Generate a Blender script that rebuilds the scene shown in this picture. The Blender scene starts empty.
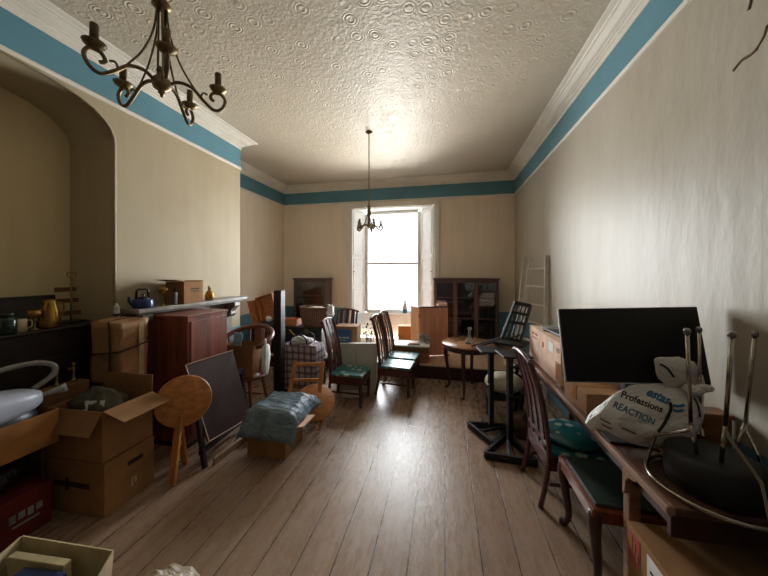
import bpy, bmesh, math, random
from mathutils import Vector, Matrix, Quaternion, noise
from mathutils.bvhtree import BVHTree
R = math.radians
scene = bpy.context.scene
col = scene.collection
rnd = random.Random(7)
HC = 1.65
TH = math.atan(61/290.0)

# ------------------------------------------------------------------ materials
def lin(c):
    return tuple(((v/255)/12.92 if v/255 <= .04045 else (((v/255)+.055)/1.055)**2.4) for v in c) + (1.0,)
class N:
    """small node-tree helper"""
    def __init__(s, name):
        s.m = bpy.data.materials.new(name); s.m.use_nodes = True
        s.t = s.m.node_tree; s.t.nodes.clear()
        s.out = s.t.nodes.new('ShaderNodeOutputMaterial')
    def n(s, typ, **kw):
        d = s.t.nodes.new('ShaderNode'+typ)
        for k, v in kw.items():
            if k.startswith('i_'):
                key = k[2:].replace('_', ' ')
                d.inputs[key].default_value = v
            else: setattr(d, k, v)
        return d
    def l(s, a, b): s.t.links.new(a, b)
    def math(s, op, a, b=None, clamp=False):
        d = s.n('Math', operation=op); d.use_clamp = clamp
        for i, v in enumerate((a, b)):
            if v is None: continue
            if isinstance(v, (int, float)): d.inputs[i].default_value = v
            else: s.l(v, d.inputs[i])
        return d.outputs[0]
    def mix(s, f, a, b):
        d = s.n('Mix', data_type='RGBA')
        for i, v in ((0, f), (6, a), (7, b)):
            if isinstance(v, (int, float)): d.inputs[i].default_value = v
            elif isinstance(v, tuple): d.inputs[i].default_value = v
            else: s.l(v, d.inputs[i])
        return d.outputs[2]
    def coord(s, scale=(1,1,1), rot=(0,0,0), out='Object'):
        tc = s.n('TexCoord'); mp = s.n('Mapping'); s.l(tc.outputs[out], mp.inputs[0])
        mp.inputs['Scale'].default_value = scale; mp.inputs['Rotation'].default_value = rot
        return mp.outputs[0]
    def noise(s, vec, scale=5, detail=4, rough=.5):
        d = s.n('TexNoise'); s.l(vec, d.inputs['Vector'])
        d.inputs['Scale'].default_value = scale; d.inputs['Detail'].default_value = detail
        d.inputs['Roughness'].default_value = rough
        return d.outputs['Fac']
    def ramp(s, f, lo, hi):
        d = s.n('MapRange'); s.l(f, d.inputs[0]); d.inputs[1].default_value = lo; d.inputs[2].default_value = hi
        return d.outputs[0]
    def bump(s, h, strength=.3, dist=.01, prev=None):
        b = s.n('Bump'); s.l(h, b.inputs['Height']); b.inputs['Strength'].default_value = strength
        b.inputs['Distance'].default_value = dist
        if prev is not None: s.l(prev, b.inputs['Normal'])
        return b.outputs[0]
    def pbr(s, color, rough=.5, metal=0, normal=None, spec=.5, **kw):
        p = s.n('BsdfPrincipled')
        for key, v in (('Base Color', color), ('Roughness', rough), ('Metallic', metal), ('Specular IOR Level', spec)):
            if isinstance(v, (int, float, tuple)): p.inputs[key].default_value = v
            else: s.l(v, p.inputs[key])
        if normal is not None: s.l(normal, p.inputs['Normal'])
        for k, v in kw.items(): p.inputs[k.replace('_', ' ')].default_value = v
        s.l(p.outputs[0], s.out.inputs[0]); return s.m

def simple(name, c, rough=.5, metal=0, var=.12, scale=6, stretch=(1,1,1), bump=.0, bscale=40, spec=.5, **kw):
    k = N(name); v = k.coord(stretch)
    f = k.noise(v, scale, 5, .6)
    a = lin(c); d = lin(tuple(max(0, x*(1-var*1.6)) for x in c)); u = lin(tuple(min(255, x*(1+var*.8)) for x in c))
    cc = k.mix(k.ramp(f, .3, .7), d, u)
    rr = k.math('ADD', k.math('MULTIPLY', f, .2), rough-.1, True)
    nn = k.bump(k.noise(v, bscale, 3), bump, .004) if bump else None
    return k.pbr(cc, rr, metal, nn, spec, **kw)
def wood(name, c, rough=.4, axis=2, var=.25, spec=.5, coat=0.):
    k = N(name); sc = [14, 14, 14]; sc[axis] = .9
    v = k.coord(tuple(sc)); f = k.noise(v, 1.6, 6, .6)
    v2 = k.coord((1,1,1)); f2 = k.noise(v2, 2.5, 3)
    d = lin(tuple(x*(1-var) for x in c)); u = lin(tuple(min(255, x*(1+var*.5)) for x in c))
    cc = k.mix(k.ramp(f, .32, .68), d, u)
    cc = k.mix(k.math('MULTIPLY', k.ramp(f2, .4, .8), .35), cc, d)
    return k.pbr(cc, k.math('ADD', k.math('MULTIPLY', f2, .25), rough-.12, True), 0, k.bump(f, .08, .004), spec, Coat_Weight=coat)

M = {}
M['cardboard'] = simple('cardboard', (150,110,72), .85, var=.08, scale=4, bump=.05, spec=.2)
M['card_pale'] = simple('card_pale', (226,190,166), .8, var=.1, scale=5, spec=.2)
M['card_inside'] = simple('card_inside', (120,86,56), .9, spec=.15)
M['card_cream'] = simple('card_cream', (196,180,140), .85, spec=.2)
M['card_orange'] = simple('card_orange', (176,122,70), .85, spec=.2)
M['card_red'] = simple('card_red', (110,38,34), .7, spec=.3)
M['parcel'] = simple('parcel', (170,128,90), .6, bump=.6, bscale=9, spec=.3)
M['tape'] = simple('tape', (150,104,60), .3, var=.05)
M['rope'] = simple('rope', (70,48,30), .9)
M['mahog'] = wood('mahogany', (134,74,56), .35, 2, .3, coat=.1)
M['darkwood'] = wood('dark_wood', (62,30,24), .38, 2, .3, coat=.15)
M['chairwood'] = wood('chair_wood', (84,38,35), .35, 2, .3, coat=.2)
M['redwood'] = wood('red_wood', (116,58,36), .35, 2, .25, coat=.2)
M['blackwood'] = wood('black_wood', (36,25,22), .4, 2, .3)
M['cabwood'] = wood('cabinet_wood', (92,70,64), .35, 2, .25)
M['ebony'] = simple('ebony', (24,24,25), .42, var=.2)
M['deskwood'] = wood('desk_wood', (92,62,46), .38, 1, .35)
M['deskedge'] = wood('desk_edge', (150,112,88), .5, 1, .3)
M['pine'] = wood('pine', (196,132,68), .45, 2, .2)
M['pineseat'] = wood('pine_seat', (190,122,60), .4, 0, .2)
M['boxwood'] = wood('box_wood', (150,98,56), .5, 0, .25)
M['casewood'] = wood('case_wood', (186,118,72), .45, 0, .25)
M['tablewood'] = wood('table_wood', (176,128,88), .22, 0, .2, coat=.3)
M['screenwood'] = wood('panel_wood', (220,152,120), .4, 2, .15)
M['screenlight'] = wood('panel_light', (228,168,110), .4, 2, .15)
M['panel'] = simple('dark_panel', (60,42,40), .38, var=.15, scale=3)
M['paneledge'] = simple('panel_edge', (170,140,118), .5)
M['plank_pale'] = wood('bay_boards_lightened', (206,174,146), .35, 1, .15)  # paler than the room floor: window light put into the board colour
M['plank'] = wood('plank', (160,128,100), .6, 1, .2)
M['brass'] = simple('brass', (168,128,62), .3, .9, var=.15)
M['antique'] = simple('antique_brass', (142,124,90), .42, .75, var=.25)
M['candle'] = simple('candle_tube', (124,106,76), .45, .5, var=.15)
M['chrome'] = simple('chrome', (190,182,168), .18, 1, var=.06)
M['steel'] = simple('steel', (150,150,150), .3, .9)
M['black'] = simple('black', (20,20,21), .5, var=.2)
M['blackgloss'] = simple('black_gloss', (14,14,15), .2, var=.2)
M['screen'] = simple('screen', (15,16,17), .32, var=.1, spec=.4)
M['silverplastic'] = simple('silver_plastic', (150,148,142), .4)
M['white'] = simple('white_paint', (232,230,224), .45, var=.03)
M['shutterwhite'] = simple('shutter_paint', (240,240,238), .4, var=.02)
M['paper'] = simple('paper', (226,224,218), .8, var=.05, bump=.2, bscale=12)
M['cloth_white'] = simple('white_cloth', (222,222,224), .9, var=.06, bump=.3, bscale=20)
M['cloth_grey'] = simple('grey_cloth', (150,152,152), .9, var=.2, bump=.3, bscale=20)
M['cloth_olive'] = simple('olive_cloth', (74,70,52), .9, var=.25, bump=.5, bscale=14)
M['leather'] = simple('green_leather', (34,44,36), .42, var=.15, bump=.15, bscale=60)
M['leather_brown'] = simple('brown_leather', (92,56,44), .4, var=.2, bump=.15, bscale=30)
M['cream_fabric'] = simple('cream_fabric', (206,200,172), .85, var=.05)
M['navy'] = simple('navy_enamel', (28,52,104), .3, var=.12)
M['bluebook'] = simple('blue_cover', (28,48,92), .6)
M['bluebox'] = simple('blue_print', (48,92,128), .7, var=.15)
M['bluetissue'] = simple('pale_blue_card', (150,190,214), .8)
M['yellow'] = simple('yellow_strap', (196,160,50), .6)
M['darkgreen'] = simple('dark_green_glass', (22,44,32), .25, var=.2)
M['green'] = simple('green_glass', (50,120,70), .25, var=.2)
M['leaf'] = simple('leaf_green', (52,66,50), .6, var=.3)
M['redprint'] = simple('red_print', (168,58,48), .8)
M['whiteprint'] = simple('white_print', (200,196,188), .8)
M['inkblack'] = simple('ink_black', (24,22,22), .7)
M['inkblue'] = simple('ink_blue', (54,132,168), .7)
M['inkbrown'] = simple('ink_brown', (58,36,24), .8)
M['vac'] = simple('vacuum_plastic', (176,182,196), .35, var=.05)
M['vacdark'] = simple('vacuum_dark', (48,54,58), .4)
M['hose'] = simple('hose_grey', (150,150,146), .45)
M['marble'] = simple('grey_marble', (150,146,138), .35, var=.2, scale=4)
M['ladder'] = simple('ladder_white', (206,202,192), .5, var=.06)
M['whiteboard'] = simple('offwhite_board', (196,196,184), .55, var=.03)
M['soot'] = simple('soot_black', (22,20,19), .9)
M['wallpaperback'] = simple('plaster_brown', (110,84,60), .9)

# glass: see-through with a fresnel sheen
def glass(name, tint=(1,1,1,1), amt=1.0):
    k = N(name); tr = k.n('BsdfTransparent'); tr.inputs[0].default_value = tint
    gl = k.n('BsdfGlossy'); gl.inputs['Roughness'].default_value = .03
    fr = k.n('Fresnel'); fr.inputs[0].default_value = 1.45
    mx = k.n('MixShader'); k.l(k.math('MULTIPLY', fr.outputs[0], amt), mx.inputs[0])
    k.l(tr.outputs[0], mx.inputs[1]); k.l(gl.outputs[0], mx.inputs[2]); k.l(mx.outputs[0], k.out.inputs[0])
    return k.m
M['pane'] = glass('window_glass')
M['cabglass'] = glass('cabinet_glass', (.7,.72,.72,1), 2.2)
def real_glass(name):
    k = N(name); tr = k.n('BsdfTransparent'); tr.inputs[0].default_value = (.86,.88,.9,1)
    gl = k.n('BsdfGlossy'); gl.inputs['Roughness'].default_value = .06
    lw = k.n('LayerWeight'); lw.inputs[0].default_value = .45
    mx = k.n('MixShader'); k.l(k.math('ADD', k.math('MULTIPLY', lw.outputs['Facing'], .75), .2), mx.inputs[0])
    k.l(tr.outputs[0], mx.inputs[1]); k.l(gl.outputs[0], mx.inputs[2]); k.l(mx.outputs[0], k.out.inputs[0])
    return k.m
M['crystal'] = real_glass('decanter_glass')

# walls: one cream paper, toned lighter or darker per wall to mimic the light
def wallmat(name, sheen=.55, wrinkle=.06, bulge=0., c=(242,228,208)):
    k = N(name); v = k.coord()
    sep = k.n('SeparateXYZ'); tc = k.n('TexCoord'); k.l(tc.outputs['Object'], sep.inputs[0])
    vs = k.coord((5,5,.5)); f = k.noise(vs, 1.6, 5, .6)
    g = k.noise(v, 1.1, 3)
    a = lin(c); b = lin(tuple(x*.965 for x in c)); st = lin((c[0]*.9, c[1]*.86, c[2]*.78))
    cc = k.mix(k.ramp(f, .35, .7), a, b)
    cc = k.mix(k.math('MULTIPLY', k.ramp(g, .55, .8), .4), cc, st)
    lowb = k.ramp(sep.outputs[2], .862, .858)
    cc = k.mix(lowb, cc, lin((96,146,168)))
    # paper joints every half metre
    ad = k.math('ADD', sep.outputs[0], sep.outputs[1])
    fr = k.math('FRACT', k.math('MULTIPLY', ad, 1.9))
    seam = k.ramp(k.math('ABSOLUTE', k.math('SUBTRACT', fr, .5)), .0, .012)
    hgt = k.math('ADD', k.math('MULTIPLY', f, .5), k.math('MULTIPLY', seam, .35))
    nn = k.bump(hgt, wrinkle, .01)
    if bulge:
        vb = k.coord((2.6,2.6,.9)); nb = k.noise(vb, 2.2, 4, .55)
        nn = k.bump(nb, bulge, .05, nn)
    return k.pbr(cc, sheen, 0, nn, .32)
M['wall'] = wallmat('wall_paper')  # back and corner walls, tone raised to make up for weak light
M['wall_gloss'] = wallmat('wall_paper_sheen_darkened', .44, .03, .14, (186,178,162))  # sheen and bulges of the paper; tone lowered to dim this wall
M['wall_left'] = wallmat('wall_paper_matt_darkened', .6, .05, .0, (180,166,137))  # breast, arch and side walls, tone lowered to dim them
M['wall_recess'] = wallmat('wall_paper_lightened', .65, .05, .0, (232,214,168))  # same paper lightened to offset the shade in the recess
M['band'] = simple('blue_band', (92,144,162), .55, var=.05, scale=2)
M['cornice'] = simple('cornice_paint', (232,226,214), .5, var=.04, scale=2)

def ceilmat():
    k = N('ceiling_relief'); v = k.coord()
    vo = k.n('TexVoronoi'); k.l(v, vo.inputs['Vector']); vo.inputs['Scale'].default_value = 6.6; vo.inputs['Randomness'].default_value = .35
    rings = k.math('SINE', k.math('MULTIPLY', vo.outputs['Distance'], 56.0))
    fade = k.ramp(vo.outputs['Distance'], .62, .12)
    h1 = k.math('MULTIPLY', rings, fade)
    n2 = k.noise(v, 34, 4, .6); n3 = k.noise(v, 9, 3)
    h = k.math('ADD', k.math('MULTIPLY', h1, .45), k.math('ADD', k.math('MULTIPLY', n2, .9), k.math('MULTIPLY', n3, .6)))
    f = k.noise(v, .9, 4)
    cc = k.mix(k.ramp(f, .3, .75), lin((210,200,182)), lin((198,187,168)))
    return k.pbr(cc, .44, 0, k.bump(h, .7, .011), .25)
M['ceiling'] = ceilmat()
def floormat():
    k = N('floor_boards'); v = k.coord((1,1,1), (0,0,R(90)))
    br = k.n('TexBrick'); k.l(v, br.inputs['Vector'])
    br.offset = .37; br.offset_frequency = 3
    for key, val in (('Color1', (0,0,0,1)), ('Color2', (1,1,1,1)), ('Mortar', (.5,.5,.5,1)), ('Scale', 1.0), ('Mortar Size', .0035), ('Mortar Smooth', .15), ('Bias', 0.), ('Brick Width', 3.1), ('Row Height', .205)):
        br.inputs[key].default_value = val
    g = k.noise(k.coord((14,.5,1)), 1.8, 3, .5)
    blot = k.noise(k.coord((1,1,1)), 1.7, 4, .6)
    scuff = k.noise(k.coord((9,3,1)), 2.2, 5, .7)
    c1 = k.mix(br.outputs['Color'], lin((148,122,102)), lin((168,142,120)))
    c2 = k.mix(k.ramp(g, .35, .7), c1, lin((116,88,68)))
    c2 = k.mix(.45, c1, c2)
    c3 = k.mix(k.math('MULTIPLY', k.ramp(blot, .5, .75), .35), c2, lin((108,84,66)))
    c4 = k.mix(k.math('MULTIPLY', k.ramp(scuff, .6, .85), .12), c3, lin((196,170,144)))
    c5 = k.mix(br.outputs['Fac'], c4, lin((40,28,20)))
    rr = k.math('ADD', k.math('MULTIPLY', scuff, .36), .10, True)
    h = k.math('ADD', k.math('MULTIPLY', br.outputs['Fac'], -1.0), k.math('MULTIPLY', g, .12))
    nn = k.bump(h, .35, .006); nn = k.bump(k.noise(k.coord((6,2.2,1)), 5, 6, .75), .25, .012, nn)
    return k.pbr(c5, rr, 0, nn, .6)
M['floor'] = floormat()
def seatmat():
    k = N('teal_dotted_fabric'); v = k.coord((1,1,1))
    vo = k.n('TexVoronoi'); k.l(v, vo.inputs['Vector']); vo.inputs['Scale'].default_value = 9; vo.inputs['Randomness'].default_value = .6
    f = k.ramp(vo.outputs['Distance'], .34, .30)
    nz = k.noise(v, 30, 3)
    cc = k.mix(k.math('MULTIPLY', f, .85), k.mix(nz, lin((26,92,96)), lin((44,124,124))), lin((198,208,198)))
    return k.pbr(cc, .3, 0, k.bump(nz, .1, .004), .6)
M['teal'] = seatmat()
def tartan():
    k = N('tartan_weave'); tc = k.n('TexCoord'); sep = k.n('SeparateXYZ'); k.l(tc.outputs['Object'], sep.inputs[0])
    def stripes(o, fq, w):
        return k.ramp(k.math('ABSOLUTE', k.math('SUBTRACT', k.math('FRACT', k.math('MULTIPLY', o, fq)), .5)), w, w-.04)
    a = k.math('ADD', sep.outputs[0], sep.outputs[1])
    s1, s2 = stripes(a, 11, .2), stripes(sep.outputs[2], 11, .2)
    t1, t2 = stripes(a, 11.0, .06), stripes(sep.outputs[2], 11.0, .06)
    c = k.mix(k.math('MULTIPLY', s1, .6), lin((186,178,180)), lin((58,46,68)))
    c = k.mix(k.math('MULTIPLY', s2, .6), c, lin((58,46,68)))
    c = k.mix(k.math('MULTIPLY', k.math('MAXIMUM', t1, t2), .7), c, lin((146,60,66)))
    return k.pbr(c, .7, 0, k.bump(k.noise(k.coord(), 14, 3), .4, .02), .3)
M['tartan'] = tartan()
def wicker():
    k = N('wicker_weave'); v = k.coord((1,1,1))
    w1 = k.n('TexWave'); k.l(v, w1.inputs['Vector']); w1.inputs['Scale'].default_value = 16; w1.bands_direction = 'Z'; w1.inputs['Distortion'].default_value = 2
    w2 = k.n('TexWave'); k.l(v, w2.inputs['Vector']); w2.inputs['Scale'].default_value = 11; w2.bands_direction = 'X'
    h = k.math('MULTIPLY', w1.outputs['Fac'], w2.outputs['Fac'])
    cc = k.mix(h, lin((92,64,50)), lin((160,118,92)))
    return k.pbr(cc, .7, 0, k.bump(h, .6, .01), .3)
M['wicker'] = wicker()
def plastic(name, c, c2, rough):
    k = N(name); v = k.coord((1,1,1)); f = k.noise(v, 7, 5, .65); f2 = k.noise(k.coord((3,9,5)), 3.0, 4, .6)
    cc = k.mix(k.ramp(f, .3, .7), lin(c), lin(c2))
    return k.pbr(cc, rough, 0, k.bump(f2, .9, .03, k.bump(f, .5, .02)), .6)
M['binbag'] = plastic('grey_plastic_sheet', (80,98,112), (124,146,160), .15)
M['blackbag'] = plastic('black_plastic', (16,17,18), (26,27,29), .3)
M['carrier'] = plastic('white_carrier_plastic', (222,220,216), (238,236,232), .38)
M['clearbag'] = plastic('clear_plastic', (150,132,104), (178,162,136), .3)

# ------------------------------------------------------------------ geometry helpers
class B:
    def __init__(s): s.bm = bmesh.new()
    def add(s, verts, faces, smooth=False):
        vs = [s.bm.verts.new(v) for v in verts]; fs = []
        for f in faces:
            try: q = s.bm.faces.new([vs[i] for i in f])
            except ValueError: continue
            q.smooth = smooth; fs.append(q)
        return vs, fs
    def box(s, c, size, rot=None, bev=.004):
        t = bmesh.new(); bmesh.ops.create_cube(t, size=1)
        for v in t.verts: v.co = Vector((v.co.x*size[0], v.co.y*size[1], v.co.z*size[2]))
        if bev: bmesh.ops.bevel(t, geom=t.edges[:], offset=min(bev, min(size)*.35), segments=2, affect='EDGES', profile=.5)
        m = Matrix.Translation(c)
        if rot is not None:
            m = m @ (rot if isinstance(rot, Matrix) else Matrix.Rotation(rot, 4, 'Z'))
        bmesh.ops.transform(t, matrix=m, verts=t.verts[:])
        idx = {v: i for i, v in enumerate(t.verts)}
        s.add([v.co.copy() for v in t.verts], [[idx[v] for v in f.verts] for f in t.faces]); t.free(); return s
    def bar(s, a, b, w, h, bev=.003, up=(0,0,1)):
        a, b = Vector(a), Vector(b); d = (b-a); L = d.length; z = d.normalized(); u = Vector(up)
        if abs(z.dot(u)) > .98: u = Vector((1,0,0))
        x = u.cross(z).normalized(); y = z.cross(x)
        m = Matrix((x, y, z)).transposed().to_4x4(); m.translation = 0*a
        return s.box((a+b)/2, (w, h, L), m, bev)
    def tube(s, pts, r, seg=8, cap=True, closed=False, flat=None):
        P = [Vector(p) for p in pts]; n = len(P); rr = r if isinstance(r, (list, tuple)) else [r]*n
        T = []
        for i in range(n):
            if closed: T.append((P[(i+1) % n]-P[i-1]).normalized())
            else: T.append((P[min(i+1, n-1)]-P[max(i-1, 0)]).normalized())
        u = Vector((0,0,1)) if abs(T[0].z) < .9 else Vector((1,0,0))
        x = (u-T[0]*u.dot(T[0])).normalized(); verts = []
        for i in range(n):
            if i:
                q = T[i-1].rotation_difference(T[i]); x = q @ x; x = (x-T[i]*x.dot(T[i])).normalized()
            y = T[i].cross(x)
            for k in range(seg):
                a = 2*math.pi*k/seg; f = flat or 1
                verts.append(P[i]+(x*math.cos(a)*f+y*math.sin(a))*rr[i])
        faces = []
        for i in range(n if closed else n-1):
            j = (i+1) % n
            for k in range(seg):
                k2 = (k+1) % seg; faces.append((i*seg+k, i*seg+k2, j*seg+k2, j*seg+k))
        if cap and not closed:
            faces.append(tuple(reversed(range(seg)))); faces.append(tuple((n-1)*seg+k for k in range(seg)))
        s.add(verts, faces, True); return s
    def lathe(s, prof, c=(0,0,0), seg=20, m=None, sx=1, sy=1):
        verts, faces = [], []; n = len(prof); c = Vector(c)
        for r, z in prof:
            for k in range(seg):
                a = 2*math.pi*k/seg; p = Vector((r*math.cos(a)*sx, r*math.sin(a)*sy, z))
                if m is not None: p = m @ p
                verts.append(c+p)
        for i in range(n-1):
            for k in range(seg):
                k2 = (k+1) % seg; faces.append((i*seg+k, i*seg+k2, (i+1)*seg+k2, (i+1)*seg+k))
        faces.append(tuple(reversed(range(seg)))); faces.append(tuple((n-1)*seg+k for k in range(seg)))
        s.add(verts, faces, True); return s
    def prism(s, poly, thick, m=None, bev=0):
        """polygon in local xy, extruded 0..thick on z, then matrix m"""
        t = bmesh.new(); vs = [t.verts.new((p[0], p[1], 0)) for p in poly]; f = t.faces.new(vs)
        e = bmesh.ops.extrude_face_region(t, geom=[f]); up = [v for v in e['geom'] if isinstance(v, bmesh.types.BMVert)]
        bmesh.ops.translate(t, vec=(0,0,thick), verts=up); bmesh.ops.recalc_face_normals(t, faces=t.faces[:])
        if bev: bmesh.ops.bevel(t, geom=t.edges[:], offset=bev, segments=2, affect='EDGES', profile=.5)
        if m is not None: bmesh.ops.transform(t, matrix=m, verts=t.verts[:])
        idx = {v: i for i, v in enumerate(t.verts)}
        s.add([v.co.copy() for v in t.verts], [[idx[v] for v in f.verts] for f in t.faces]); t.free(); return s
    def slab4(s, p, th):
        """quad p[0..3] thickened by th against its normal"""
        p = [Vector(q) for q in p]; nrm = (p[1]-p[0]).cross(p[3]-p[0]).normalized()*th
        q = [v-nrm for v in p]
        s.add(p+q, [(0,1,2,3), (7,6,5,4), (1,0,4,5), (2,1,5,6), (3,2,6,7), (0,3,7,4)]); return s
    def sheet(s, fn, nu, nv, th=.003):
        g = [[Vector(fn(i/nu, j/nv)) for j in range(nv+1)] for i in range(nu+1)]
        verts = [p for row in g for p in row]; w = nv+1
        faces = [(i*w+j, (i+1)*w+j, (i+1)*w+j+1, i*w+j+1) for i in range(nu) for j in range(nv)]
        vs, fs = s.add(verts, faces, True); s._solid = th; return s
    def blob(s, c, rx, ry, rz, amp=.15, fq=3., seed=0, seg=28, rings=18, flatb=None, m=None):
        verts, faces = [], []; c = Vector(c)
        for i in range(rings+1):
            ph = math.pi*i/rings
            for k in range(seg):
                a = 2*math.pi*k/seg
                d = Vector((math.sin(ph)*math.cos(a), math.sin(ph)*math.sin(a), -math.cos(ph)))
                q = 1+amp*noise.noise(d*fq+Vector((seed*3.1, seed*1.7, seed)))+amp*.5*noise.noise(d*fq*2.7+Vector((seed, 5, 2)))
                p = Vector((d.x*rx, d.y*ry, d.z*rz))*q
                if flatb is not None and p.z < -flatb: p.z = -flatb
                if m is not None: p = m @ p
                verts.append(c+p)
        for i in range(rings):
            for k in range(seg):
                k2 = (k+1) % seg; faces.append((i*seg+k, i*seg+k2, (i+1)*seg+k2, (i+1)*seg+k))
        s.add(verts, faces, True); return s

ROOTM = {}
def setp(o, label=None, cat=None, group=None, kind=None):
    if label: o['label'] = label
    if cat: o['category'] = cat
    if group: o['group'] = group
    if kind: o['kind'] = kind
    return o
def thing(name, label, cat, loc=(0,0,0), rz=0., group=None):
    o = bpy.data.objects.new(name, None); col.objects.link(o); o.empty_display_size = .1
    o.location = loc; o.rotation_euler = (0,0,rz); setp(o, label, cat, group)
    ROOTM[o] = (Matrix.Translation(loc) @ Matrix.Rotation(rz, 4, 'Z')).inverted(); return o
def part(name, b, mat, parent, label=None, world=False, sub=0, solid=0):
    me = bpy.data.meshes.new(name)
    bm = b.bm if isinstance(b, B) else b
    bmesh.ops.remove_doubles(bm, verts=bm.verts[:], dist=1e-6)
    bmesh.ops.recalc_face_normals(bm, faces=bm.faces[:])
    r = parent
    while r is not None and r not in ROOTM: r = r.parent
    if world and r is not None: bmesh.ops.transform(bm, matrix=ROOTM[r], verts=bm.verts[:])
    bm.to_mesh(me); bm.free()
    o = bpy.data.objects.new(name, me); col.objects.link(o)
    for x in (mat if isinstance(mat, (list, tuple)) else [mat]): me.materials.append(M[x] if isinstance(x, str) else x)
    if parent is not None: o.parent = parent
    if label: o['label'] = label
    if solid:
        md = o.modifiers.new('thick', 'SOLIDIFY'); md.thickness = solid; md.offset = 0
    if sub:
        md = o.modifiers.new('smooth', 'SUBSURF'); md.levels = sub; md.render_levels = sub
    return o
def single(name, b, mat, label, cat, loc=(0,0,0), rz=0., group=None, world=True, **kw):
    """a thing that is one mesh; world=True: verts given in world space, origin moved to loc"""
    bm = b.bm
    if world:
        bmesh.ops.transform(bm, matrix=(Matrix.Translation(loc) @ Matrix.Rotation(rz, 4, 'Z')).inverted(), verts=bm.verts[:])
    o = part(name, b, mat, None, **kw); o.location = loc; o.rotation_euler = (0,0,rz); setp(o, label, cat, group); return o
def struct(name, b, mat, parent=None, **kw):
    o = part(name, b, mat, parent, **kw)
    if parent is None: o['kind'] = 'structure'
    return o
def copy_tree(o, parent=None, loc=None, rz=None, label=None, scale=None):
    c = o.copy(); col.objects.link(c)
    if parent is not None: c.parent = parent
    if loc is not None: c.location = loc
    if rz is not None: c.rotation_euler = (0,0,rz)
    if scale is not None: c.scale = scale
    if label: c['label'] = label
    for ch in list(o.children): copy_tree(ch, c)
    return c
def text_part(name, s, size, mat, parent, mtx, on=None, world=True, thick=.0006, bend=0., bold=0., shear=0.):
    """lettering as a mesh; mtx puts the text's xy plane in the world; on = BVH to lay it onto along -z of mtx"""
    cu = bpy.data.curves.new('t', 'FONT'); cu.body = s; cu.size = size; cu.extrude = thick; cu.offset = bold; cu.shear = shear
    cu.align_x = 'CENTER'; cu.align_y = 'CENTER'; cu.resolution_u = 3
    to = bpy.data.objects.new('t', cu); col.objects.link(to)
    dg = bpy.context.evaluated_depsgraph_get(); me = bpy.data.meshes.new_from_object(to.evaluated_get(dg))
    bpy.data.objects.remove(to); bpy.data.curves.remove(cu)
    b = B(); b.bm.from_mesh(me); bpy.data.meshes.remove(me)
    if on is not None:
        bmesh.ops.subdivide_edges(b.bm, edges=[e for e in b.bm.edges if e.calc_length() > size*.2], cuts=2)
    d = (mtx.to_3x3() @ Vector((0,0,-1))).normalized()
    for v in b.bm.verts:
        if bend: v.co.y += bend*v.co.x*v.co.x
        hz = v.co.z; w = mtx @ Vector((v.co.x, v.co.y, 0))
        if on is not None:
            hit = on.ray_cast(w-d*.5, d)
            if hit[0] is not None: w = hit[0]-d*(.002+max(0, hz))
        else: w = w-d*(hz+thick+.0003)
        v.co = w
    return part(name, b, mat, parent, world=world)
def frame_m(o, x, y):
    x = Vector(x).normalized(); y = Vector(y); y = (y-x*y.dot(x)).normalized(); z = x.cross(y)
    m = Matrix((x, y, z)).transposed().to_4x4(); m.translation = Vector(o); return m
def bez(p, n=16):
    """Catmull-Rom through points"""
    P = [Vector(q) for q in p]; P = [P[0]*2-P[1]]+P+[P[-1]*2-P[-2]]; out = []
    for i in range(1, len(P)-2):
        for k in range(n):
            t = k/n; a, b_, c, d = P[i-1], P[i], P[i+1], P[i+2]
            out.append(.5*((2*b_)+(-a+c)*t+(2*a-5*b_+4*c-d)*t*t+(-a+3*b_-3*c+d)*t**3))
    out.append(P[-2]); return out
def marks(name, mat, parent, o, x, y, rows, world=True):
    """illegible small print: short bars on a surface; rows = [(u, v, w, h)]"""
    m = frame_m(o, x, y); b = B()
    for u, v, w_, h_ in rows: b.box(m @ Vector((u, v, .0008)), (w_, h_, .0012), m.to_3x3().to_4x4(), 0)
    return part(name, b, mat, parent, world=world)
CS, SN = math.cos(TH), math.sin(TH)
def at(px, py, s):
    """point at view depth s along a photo ray (measuring aid)"""
    t = (px-384)/290; return Vector((s*(-SN+t*CS), s*(CS+t*SN), HC+s*(272-py)/290))

# ------------------------------------------------------------------ room
XR, XL, XB, XA, YB, YF, ZC = 1.34, -3.65, -2.96, -3.5, 6.1, -1.7, 3.6
struct('floor', B().box((-1.2, 2.2, -.05), (5.6, 8.6, .1), bev=0), 'floor')
struct('ceiling', B().box((-1.2, 2.2, ZC+.05), (5.6, 8.6, .1), bev=0), 'ceiling')
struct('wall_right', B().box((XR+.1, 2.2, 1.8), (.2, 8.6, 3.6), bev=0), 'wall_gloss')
struct('wall_rear', B().box((-1.2, YF-.1, 1.8), (5.6, .2, 3.6), bev=0), 'darkwood')
WX0, WX1, WT = -2.02, -.22, 3.04
b = B(); b.box(((XL-.3+WX0)/2, YB+.2, 1.8), (WX0-XL+.3, .4, 3.6), bev=0); b.box(((XR+.3+WX1)/2, YB+.2, 1.8), (XR+.3-WX1, .4, 3.6), bev=0)
b.box(((WX0+WX1)/2, YB+.2, (WT+3.6)/2), (WX1-WX0, .4, 3.6-WT), bev=0)
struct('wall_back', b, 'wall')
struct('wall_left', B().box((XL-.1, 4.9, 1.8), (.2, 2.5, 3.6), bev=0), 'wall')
# chimney breast with fireplace opening (mostly behind furniture)
struct('wall_breast', B().box(((XB-3.75)/2, 2.92, 1.8), (3.75+XB, 1.66, 3.6), bev=0), 'wall_left')
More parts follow.
